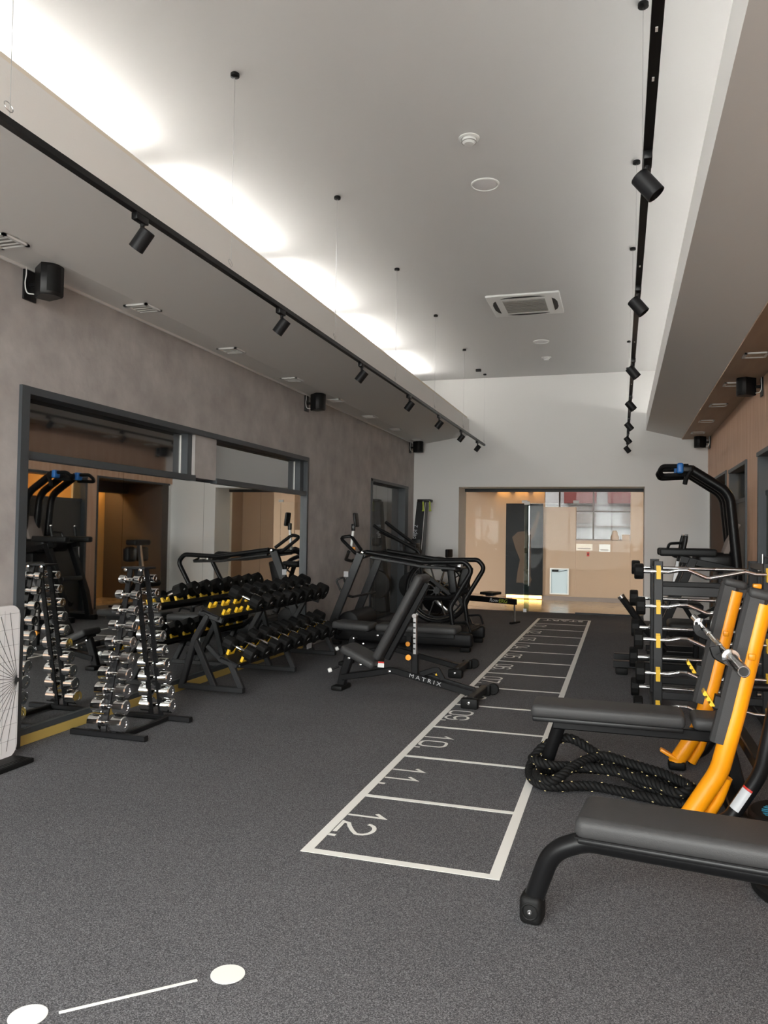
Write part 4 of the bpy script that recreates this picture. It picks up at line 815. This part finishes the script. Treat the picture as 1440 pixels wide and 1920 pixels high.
# ================================================================ chin and dip machine behind
cm = thing('chin_dip_machine', 'tall black chin up and dip machine with bent top arms near the wood wall', 'gym machine', (0.9, 9.75, 0), world=True)
y1, y2 = 9.50, 10.02
for y in (y1, (y1 + y2) / 2, y2):
    MB().tube(fillet([(1.29, y, 0.05), (1.26, y, 1.10), (1.18, y, 1.92), (0.76, y, 2.20)], [0.2, 0.26], 8), 0.055, 14).build('tower_tube', 'black_satin', cm)
MB().rbox((0.73, (y1 + y2) / 2, 2.195), (0.13, 0.66, 0.09), 0.025, 3).build('top_block', 'black_plastic', cm)
for y in (y1 - 0.03, y2 - 0.05):
    MB().rbox((0.65, y, 2.205), (0.07, 0.12, 0.12), 0.02, 3).build('blue_cap', 'blue_plastic', cm)
    MB().tube(fillet([(0.74, y, 2.23), (0.46, y, 2.23), (0.43, y + 0.06, 2.18), (0.46, y + 0.13, 2.13), (0.74, y + 0.1, 2.14)], 0.05), 0.027, 10).build('chin_handle', 'rubber', cm)
MB().tube(fillet([(0.76, y1 - 0.05, 2.17), (0.71, y1 - 0.06, 2.07), (0.70, y1 - 0.07, 2.02)], 0.04), 0.027, 8).build('chin_handle', 'rubber', cm)
for y in (y1, y2):
    MB().rbox((0.74, y, 1.235), (0.62, 0.11, 0.09), 0.025, 3).build('arm_pad', 'vinyl', cm)
    MB().rect([(0.66, y, 1.16), (1.30, y, 1.03)], 0.08, 0.08, up=(0, 1, 0)).build('arm_support', 'black_satin', cm)
    MB().lathe([(0.022, 0), (0.026, 0.12), (0.02, 0.18), (0, 0.182)], (0.69, y - 0.02, 1.25), (0.18, 0, 1), 12).build('grip', 'black_plastic', cm)
    MB().lathe([(0.018, 0), (0.018, 0.014), (0, 0.016)], (0.722, y - 0.02, 1.43), (0.18, 0, 1), 10).build('grip_cap', 'chrome', cm)
    MB().rect([(0.80, y, 1.16), (0.50, y, 0.42), (0.42, y, 0.06)], 0.09, 0.09, up=(0, 1, 0)).build('front_leg', 'black_satin', cm)
    MB().rect([(0.30, y, 0.05), (1.34, y, 0.05)], 0.08, 0.08).build('floor_beam', 'black_satin', cm)
MB().tube(fillet([(0.52, y1, 1.27), (0.54, y1, 1.335), (0.68, y1, 1.345)], 0.04), 0.016, 8).build('dip_loop', 'black_satin', cm)
MB().rbox((1.03, (y1 + y2) / 2, 1.14), (0.40, 0.56, 0.20), 0.06, 3).build('pivot_cover', 'black_plastic', cm)
for x in (0.96, 1.08): MB().lathe([(0.015, 0), (0.015, 0.012), (0, 0.014)], (x, y1 + 0.035, 1.17), (0, -1, 0), 8).build('bolt', 'chrome', cm)
MB().rbox((1.20, (y1 + y2) / 2 - 0.1, 1.37), (0.06, 0.30, 0.44), 0.015, 2, Matrix.Rotation(0.35, 3, 'Y')).build('back_pad', 'facade_trim', cm)
MB().rbox((1.16, (y1 + y2) / 2, 0.55), (0.20, 0.5, 0.95), 0.03, 2).build('weight_shroud', 'black_powder', cm)
MB().rbox((0.72, (y1 + y2) / 2, 0.62), (0.40, 0.42, 0.07), 0.02, 3, Matrix.Rotation(0.12, 3, 'Y')).build('knee_pad', 'vinyl', cm)
MB().rect([(0.55, (y1 + y2) / 2, 0.25), (1.1, (y1 + y2) / 2, 0.6)], 0.07, 0.07, up=(0, 1, 0)).build('knee_lever', 'black_satin', cm)
lm = thing('leg_machine', 'low black seated leg machine with chrome tipped lever beyond the bar rack', 'gym machine', (0.6, 8.5, 0), world=True)
MB().tube(fillet([(0.45, 8.3, 0.26), (0.22, 8.3, 0.50), (0.02, 8.3, 0.775)], 0.06), 0.036, 10).build('lever', 'black_satin', lm)
MB().lathe([(0.037, 0), (0.037, 0.03), (0.022, 0.034), (0, 0.034)], (0.02, 8.3, 0.775), (-0.59, 0, 0.8), 12).build('lever_cap', 'chrome', lm)
MB().rbox((0.72, 8.55, 0.50), (0.5, 0.44, 0.10), 0.04, 3).build('seat', 'vinyl', lm); MB().rbox((1.02, 8.55, 0.80), (0.10, 0.42, 0.55), 0.04, 3, Matrix.Rotation(0.2, 3, 'Y')).build('backrest', 'vinyl', lm)
for y in (8.28, 8.80):
    MB().rect([(-0.06, y, 0.105), (1.2, y, 0.105)], 0.09, 0.07).build('floor_beam', 'black_satin', lm); MB().rect([(0.78, y, 0.10), (0.78, y, 0.47)], 0.07, 0.07, up=(0, 1, 0)).build('seat_post', 'black_satin', lm)
    for x in (0.02, 1.1): MB().rbox((x, y, 0.035), (0.12, 0.09, 0.07), 0.015, 2).build('foot', 'rubber', lm)
MB().lathe([(0.05, 0), (0.07, 0.01), (0.07, 0.36), (0.05, 0.37)], (0.36, 8.36, 0.36), (0, 1, 0), 16).build('roller_pad', 'rubber', lm)
rc = thing('back_extension_bench', 'black back extension bench standing near the corridor', 'bench', (0.7, 11.8, 0), world=True)
MB().rect([(0.35, 11.8, 0.04), (1.15, 11.8, 0.04)], 0.08, 0.07).build('floor_beam', 'black_satin', rc)
for x in (0.35, 1.15): MB().rect([(x, 11.5, 0.035), (x, 12.1, 0.035)], 0.07, 0.06).build('foot_bar', 'black_satin', rc)
MB().rect([(0.40, 11.8, 0.06), (0.72, 11.8, 0.62), (0.80, 11.8, 1.12)], 0.07, 0.06, up=(0, 1, 0)).build('main_post', 'steel', rc); MB().rect([(1.1, 11.8, 0.06), (0.74, 11.8, 0.64)], 0.06, 0.06, up=(0, 1, 0)).build('brace', 'black_satin', rc)
for y in (11.62, 11.98): MB().rbox((0.86, y, 0.96), (0.14, 0.26, 0.26), 0.05, 3).build('hip_pad', 'vinyl', rc)
MB().rbox((0.82, 11.8, 1.17), (0.22, 0.46, 0.10), 0.03, 3).build('top_pad', 'vinyl', rc); MB().lathe([(0.05, 0), (0.06, 0.01), (0.06, 0.50), (0.05, 0.51)], (0.56, 11.55, 0.45), (0, 1, 0), 16).build('ankle_roller', 'rubber', rc)
# ================================================================ olympic bench with orange uprights
ob = thing('press_bench', 'black bench press bench with orange padded uprights and flat pad', 'bench', (0.1, 4.55, 0), world=True)
MB().rbox((-0.07, 4.55, 0.415), (0.82, 0.27, 0.075), 0.028, 4).build('pad', 'vinyl_grey', ob); MB().rbox((-0.07, 4.55, 0.365), (0.80, 0.22, 0.025), 0.005).build('pad_base', 'black_plastic', ob)
MB().rbox((0.475, 4.55, 0.41), (0.20, 0.25, 0.07), 0.028, 4).build('head_pad', 'vinyl_grey', ob)
MB().rect(fillet([(-0.36, 4.55, 0.33), (0.55, 4.55, 0.33)], 0.1), 0.06, 0.06).build('spine', 'black_satin', ob)
MB().tube([(-0.32, 4.57, 0.345), (-0.42, 4.62, 0.03)], 0.038, 14).build('front_leg', 'black_satin', ob)
MB().rbox((-0.42, 4.62, 0.03), (0.09, 0.14, 0.06), 0.018, 3).build('front_foot', 'rubber', ob)
def upright(y):
    pts = fillet([(0.325, y, 0.035), (0.465, y, 0.27), (0.535, y, 0.55), (0.655, y, 1.09)], [0.35, 0.6], 8)
    MB().tube(pts, 0.046, 20).build('upright', 'orange_paint', ob)
    d_ = V(0.12, 0, 0.54).normalized(); n_ = V(-d_.z, 0, d_.x); b0 = V(0.535, y, 0.55) - d_ * 0.15
    MB().rect([b0 + n_ * 0.034, b0 + n_ * 0.034 + d_ * 0.74], 0.100, 0.080, up=(0, 1, 0), c=0.018).build('upright_guard', 'vinyl_grey', ob)
    MB().rbox(b0 + n_ * 0.012 + d_ * 0.745, (0.13, 0.10, 0.05), 0.02, 3, Matrix.Rotation(0.22, 3, 'Y')).build('guard_cap', 'vinyl_grey', ob)
    MB().rect(fillet([(0.545, y - 0.0, 0.80), (0.49, y, 0.815), (0.452, y, 0.835), (0.44, y, 0.875)], 0.015), 0.05, 0.022, up=(0, 1, 0)).build('bar_hook', 'black_plastic', ob)
    MB().rbox((0.60, y - 0.05, 0.84), (0.03, 0.02, 0.03), 0.005).build('hook_pin', 'orange_paint', ob)
    MB().rect([(0.50, y, 0.60), (0.44, y, 0.61)], 0.07, 0.05, up=(0, 1, 0)).build('safety_arm', 'black_plastic', ob)
    rm = Matrix.Rotation(-0.55, 3, 'Y'); c_ = V(0.415, y - 0.01, 0.628)
    pl_ = MB().rbox(c_, (0.010, 0.075, 0.085), 0.002, 1, rm).build('catch_plate', 'gold', ob)
    for k in (-1, 0, 1): MB().cyl(c_ + rm @ V(-0.006, -0.037, 0.028 * k), c_ + rm @ V(-0.006, 0.037, 0.028 * k), 0.010, 10).build('catch_rib', 'gold', ob)
for y in (4.08, 5.02): upright(y)
MB().rect([(0.66, 4.08, 0.30), (0.66, 5.02, 0.30)], 0.06, 0.06).build('cross_tube', 'black_satin', ob)
MB().rect([(0.56, 4.05, 0.04), (0.56, 5.05, 0.04)], 0.07, 0.07).build('floor_beam', 'black_satin', ob)
for y in (4.08, 5.02): MB().tube(fillet([(0.50, y + 0.03, 0.24), (0.465, y + 0.04, 0.13), (0.42, y + 0.05, 0.04)], 0.1), 0.030, 12).build('brace', 'orange_paint', ob)
for y in (3.95, 5.15):
    MB().tube(fillet([(0.40, y, 0.035), (0.50, y, 0.10), (0.63, y, 0.32), (0.72, y, 0.80), (0.79, y, 1.10)], [0.1, 0.35, 0.5], 6), 0.034, 14).build('storage_post', 'black_satin', ob)
    for z, x in ((0.50, 0.665), (0.85, 0.73)): MB().cyl((x, y, z), (x + 0.36, y, z + 0.01), 0.024, 12).build('storage_horn', 'black_satin', ob)
    MB().rbox((0.795, y, 1.115), (0.05, 0.04, 0.03), 0.008).build('post_cap', 'orange_paint', ob)
# label on the near post
dq = V(0.13, 0, 0.22).normalized(); nq = V(-0.45, -0.8, 0.27)
nq = (nq - dq * nq.dot(dq)).normalized(); sq_ = dq.cross(nq)
def post_label(a, b, m_, rr=0.0348):
    mb = MB(); base = V(0.50, 3.95, 0.10)
    for s in (a, b):
        for k in range(7):
            an = -0.75 + 1.5 * k / 6; mb.v.append(base + dq * s + (nq * math.cos(an) + sq_ * math.sin(an)) * rr)
    mb.f = [(k, k + 1, 8 + k, 7 + k) for k in range(6)]; return mb.build('warning_label', m_, ob)
post_label(0.045, 0.155, 'sticker'); post_label(0.156, 0.166, 'red_ink')
MB().rbox((0.335, 4.08, 0.03), (0.10, 0.10, 0.05), 0.015, 3).build('upright_foot', 'rubber', ob); MB().rbox((0.335, 5.02, 0.03), (0.10, 0.10, 0.05), 0.015, 3).build('upright_foot', 'rubber', ob)
MB().rbox((0.30, 5.0, 0.085), (0.14, 0.05, 0.02), 0.006, 2, Matrix.Rotation(0.5, 3, 'Y')).build('foot_pedal', 'orange_paint', ob)
MB().rect([(0.55, 4.55, 0.33), (0.62, 4.55, 0.05)], 0.07, 0.06, up=(0, 1, 0)).build('rear_leg', 'black_satin', ob)
# barbell on the hooks
bb = thing('olympic_barbell', 'long chrome barbell resting on the orange uprights of the press bench', 'barbell', (0.485, 4.55, 0.86), world=True)
bx, bz = 0.485, 0.858
MB().cyl((bx, 3.86, bz), (bx, 5.24, bz), 0.0142, 14).build('shaft', 'chrome', bb)
for s, y in ((-1, 3.86), (1, 5.24)):
    MB().lathe([(0.02, 0), (0.038, 0.002), (0.040, 0.012), (0.038, 0.026), (0.026, 0.03), (0.0255, 0.40), (0.022, 0.405), (0.019, 0.405), (0.018, 0.39), (0.0, 0.39)], (bx, y, bz), (0, s, 0), 24).build('sleeve', 'chrome', bb)
    MB().lathe([(0.0, 0), (0.0175, 0), (0.0175, 0.004), (0, 0.004)], (bx, y + s * 0.391, bz), (0, s, 0), 20).build('end_cap', 'black_plastic', bb)
    MB().cyl((bx, 4.2 if s < 0 else 4.72, bz), (bx, 4.38 if s < 0 else 4.9, bz), 0.0146, 14).build('knurled_grip', 'steel', bb)
# gold spring hooks already on the uprights; bumper plates on the floor
def plate(x, y, z, R, th, lab, mark):
    t = thing('bumper_plate', lab, 'weight plate', (x, y, z), world=True, group='bumper plates under the press bench')
    MB().lathe([(0.026, 0), (R - 0.01, 0), (R, 0.012), (R, th - 0.012), (R - 0.012, th), (R - 0.05, th), (R - 0.06, th - 0.006), (0.06, th - 0.006), (0.055, th - 0.001), (0.026, th - 0.001)], (x, y, z), (0, 0, 1), 40).build('disc', 'rubber', t)
    MB().lathe([(0.025, 0.002), (0.028, 0.002), (0.028, th), (0.025, th)], (x, y, z), (0, 0, 1), 20).build('hub', 'steel', t)
    if mark:
        for k in range(14):
            a = 2 * PI * k / 16 + 0.6; c = V(x + 0.135 * math.cos(a), y + 0.135 * math.sin(a), z + th - 0.005); u = V(math.cos(a), math.sin(a), 0); v = V(-u.y, u.x, 0)
            mb = MB()
            for dv in (-0.013, 0.013): mb.bar(c + v * dv - u * 0.02, c + v * dv + u * 0.02, 0.008, 0.002)
            if k % 3: mb.bar(c - v * 0.013 + u * (0.016 if k % 2 else -0.016), c + v * 0.013 + u * (0.016 if k % 2 else -0.016), 0.008, 0.002)
            if k % 4 == 1: mb.bar(c - v * 0.013, c + v * 0.013, 0.008, 0.002)
            mb.build('marking', 'blue_ink', t)
plate(0.80, 4.02, 0.0, 0.225, 0.065, 'black bumper plate at the bottom of the stack on the carpet', False); plate(0.80, 4.02, 0.066, 0.215, 0.06, 'black bumper plate with blue markings on top of the stack', True)
plate(0.74, 3.42, 0.0, 0.23, 0.05, 'plain black bumper plate on the carpet behind the near bench', False)
# ================================================================ nearest bench
nb = thing('flat_bench', 'black flat bench with thick bent tube leg nearest the camera', 'bench', (0.45, 2.85, 0), world=True)
a_ = -0.115; ux = V(math.cos(a_), math.sin(a_), 0); uy = V(-math.sin(a_), math.cos(a_), 0); o_ = V(-0.13, 2.845, 0); m_ = Matrix((ux, uy, V(0, 0, 1))).transposed()
MB().rbox(o_ + ux * 0.62 + V(0, 0, 0.412), (1.24, 0.28, 0.075), 0.03, 5, m_).build('pad', 'vinyl_grey', nb)
MB().rbox(o_ + ux * 0.62 + V(0, 0, 0.368), (1.22, 0.255, 0.022), 0.008, 2, m_).build('pad_base', 'black_plastic', nb)
MB().rbox(o_ + ux * 0.62 + V(0, 0, 0.381), (1.236, 0.276, 0.006), 0.002, 1, m_).build('pad_seam', 'black_plastic', nb)
path = fillet([o_ + ux * 1.2 + V(0, 0, 0.315), o_ + ux * 0.02 + V(0, 0, 0.325), o_ + ux * -0.10 + V(0, 0.0, 0.27), o_ - ux * 0.165 + V(0, 0.015, 0.08)], [0.16, 0.16], 9)
MB().tube(path, 0.036, 20).build('frame_tube', 'black_satin', nb)
ft = o_ - ux * 0.168 + V(0, 0.015, 0.052)
MB().rbox(ft, (0.082, 0.096, 0.104), 0.022, 4, m_).build('rubber_foot', 'rubber', nb)
MB().torus(ft + V(-0.006, -0.0475, 0), (0, 1, 0), 0.028, 0.004, 24, 6).build('foot_recess', 'rubber', nb)
MB().lathe([(0.009, 0), (0.009, 0.006), (0.004, 0.007), (0, 0.005)], ft + V(-0.006, -0.047, 0), (0.05, -1, 0), 12).build('screw', 'chrome', nb)
MB().tube([o_ + ux * 1.1 + V(0, 0, 0.32), o_ + ux * 1.2 + V(0, 0, 0.03)], 0.036, 14).build('rear_leg', 'black_satin', nb)
# ================================================================ battle rope
rp = thing('battle_rope', 'thick black battle rope heaped on the carpet under the press bench', 'rope', (-0.1, 4.65, 0), world=True)
ctl = [(0.30, 4.40, 0.03), (0.10, 4.46, 0.03), (-0.14, 4.60, 0.03), (-0.36, 4.68, 0.03), (-0.47, 4.80, 0.03), (-0.50, 4.96, 0.05), (-0.44, 5.05, 0.12), (-0.30, 4.98, 0.17), (-0.16, 4.85, 0.13), (-0.02, 4.70, 0.07), (0.14, 4.54, 0.05), (0.30, 4.47, 0.04), (0.42, 4.50, 0.04), (0.36, 4.60, 0.05),
       (0.20, 4.66, 0.06), (0.0, 4.74, 0.07), (-0.2, 4.82, 0.07), (-0.38, 4.86, 0.08), (-0.46, 4.90, 0.09), (-0.49, 4.98, 0.08), (-0.44, 5.02, 0.06), (-0.34, 4.92, 0.06), (-0.24, 4.78, 0.08), (-0.12, 4.66, 0.09), (0.02, 4.56, 0.09), (0.16, 4.48, 0.08), (0.28, 4.40, 0.07), (0.34, 4.44, 0.09), (0.22, 4.58, 0.10),
       (0.06, 4.66, 0.11), (-0.10, 4.76, 0.12), (-0.24, 4.72, 0.10), (-0.34, 4.66, 0.06), (-0.42, 4.74, 0.05), (-0.45, 4.86, 0.05), (-0.38, 4.96, 0.04), (-0.22, 4.92, 0.04), (-0.06, 4.82, 0.04), (0.08, 4.76, 0.04), (0.24, 4.66, 0.03)]
cen = catmull([(x + 0.01, y - 0.14 - 0.26 * min(1.0, max(0.0, (-x - 0.05) / 0.35)), z * 1.3) for x, y, z in ctl], 22)
R0, r0 = 0.0150, 0.0135; strands = [[], [], []]; flk = MB(); s_len = 0.0; nrm = Vector((0, 0, 1))
for i, p in enumerate(cen):
    t_ = (cen[min(i + 1, len(cen) - 1)] - cen[max(i - 1, 0)]).normalized(); nrm = (nrm - t_ * nrm.dot(t_)).normalized(); b_ = t_.cross(nrm)
    if i: s_len += (p - cen[i - 1]).length
    for k in range(3):
        a = s_len * 2 * PI / 0.085 + k * 2 * PI / 3; off = (nrm * math.cos(a) + b_ * math.sin(a)) * R0
        q = p + off; q.z = max(q.z, 0.0138); strands[k].append(q)
        if k == 0 and i % 5 == 0: flk.rbox(p + (nrm * math.cos(a + 0.3) + b_ * math.sin(a + 0.3)) * (R0 + r0), (0.010, 0.003, 0.003), 0, 1, t_.to_track_quat('X', 'Z').to_matrix())
for k in range(3): MB().tube(strands[k], r0, 7).build('strand', 'rope', rp, 60)
flk.build('flecks', 'fleck', rp, kind='stuff')
MB().tube([cen[0] + V(0.16, -0.02, 0.0), cen[0]], 0.024, 12).build('end_sleeve', 'rubber', rp)
# ================================================================ posture board on the left
gb = thing('posture_board', 'white board with grid and radiating lines leaning by the plaster wall', 'board', (-3.5, 3.4, 0), world=True)
yA, yB2, zA, zB = 2.75, 3.855, 0.02, 0.93; rr = 0.07
poly = arc(yB2 - rr, zB - rr, rr, rr, 0, 90, 6) + arc(yA + rr, zB - rr, rr, rr, 90, 180, 6) + arc(yA + rr, zA + rr, rr, rr, 180, 270, 6) + arc(yB2 - rr, zA + rr, rr, rr, 270, 360, 6)
MB().prism(poly, -3.515, -3.50, lambda u, v, t: (t, u, v)).build('board', 'board_white', gb)
gl = MB(); gx = -3.4992
for k in range(9): z = 0.12 + 0.095 * k; gl.box(gx - 0.0006, gx, yA + 0.01, yB2 - 0.004, z, z + 0.0022)
for k in range(10): y = yA + 0.06 + k * 0.115; gl.box(gx - 0.0006, gx, y, y + 0.0022, zA + 0.03, zB - 0.03)
gl.build('grid_lines', 'grey_ink', gb)
rl = MB(); c0 = V(gx + 0.0004, yB2 - 0.012, 0.475)
for k in range(17):
    a = math.radians(100 + k * 10); d = V(0, math.cos(a), math.sin(a)); L = 0.42 if abs(math.sin(a)) > 0.5 else 0.8
    rl.bar(c0 + d * 0.01, c0 + d * L, 0.0028, 0.0006, up=(1, 0, 0))
rl.build('radial_lines', 'ink', gb)
MB().lathe([(0.014, 0), (0.014, 0.002), (0, 0.0022)], c0, (1, 0, 0), 14).build('centre_dot', 'ink', gb)
MB().rbox((-3.42, 3.55, 0.014), (0.16, 0.55, 0.028), 0.008, 2).build('base_plate', 'rubber', gb)
for k in range(3): MB().box(-3.40 + 0.02 * k, -3.394 + 0.02 * k, 3.32, 3.80, 0.028, 0.031).build('base_rib', 'black_plastic', gb)
MB().rbox((-3.52, 3.5, 0.03), (0.03, 0.5, 0.06), 0.006).build('base_bracket', 'black_plastic', gb)
# tidy helper flags
for o in list(bpy.data.objects):
    if 'w_' in o: del o['w_']
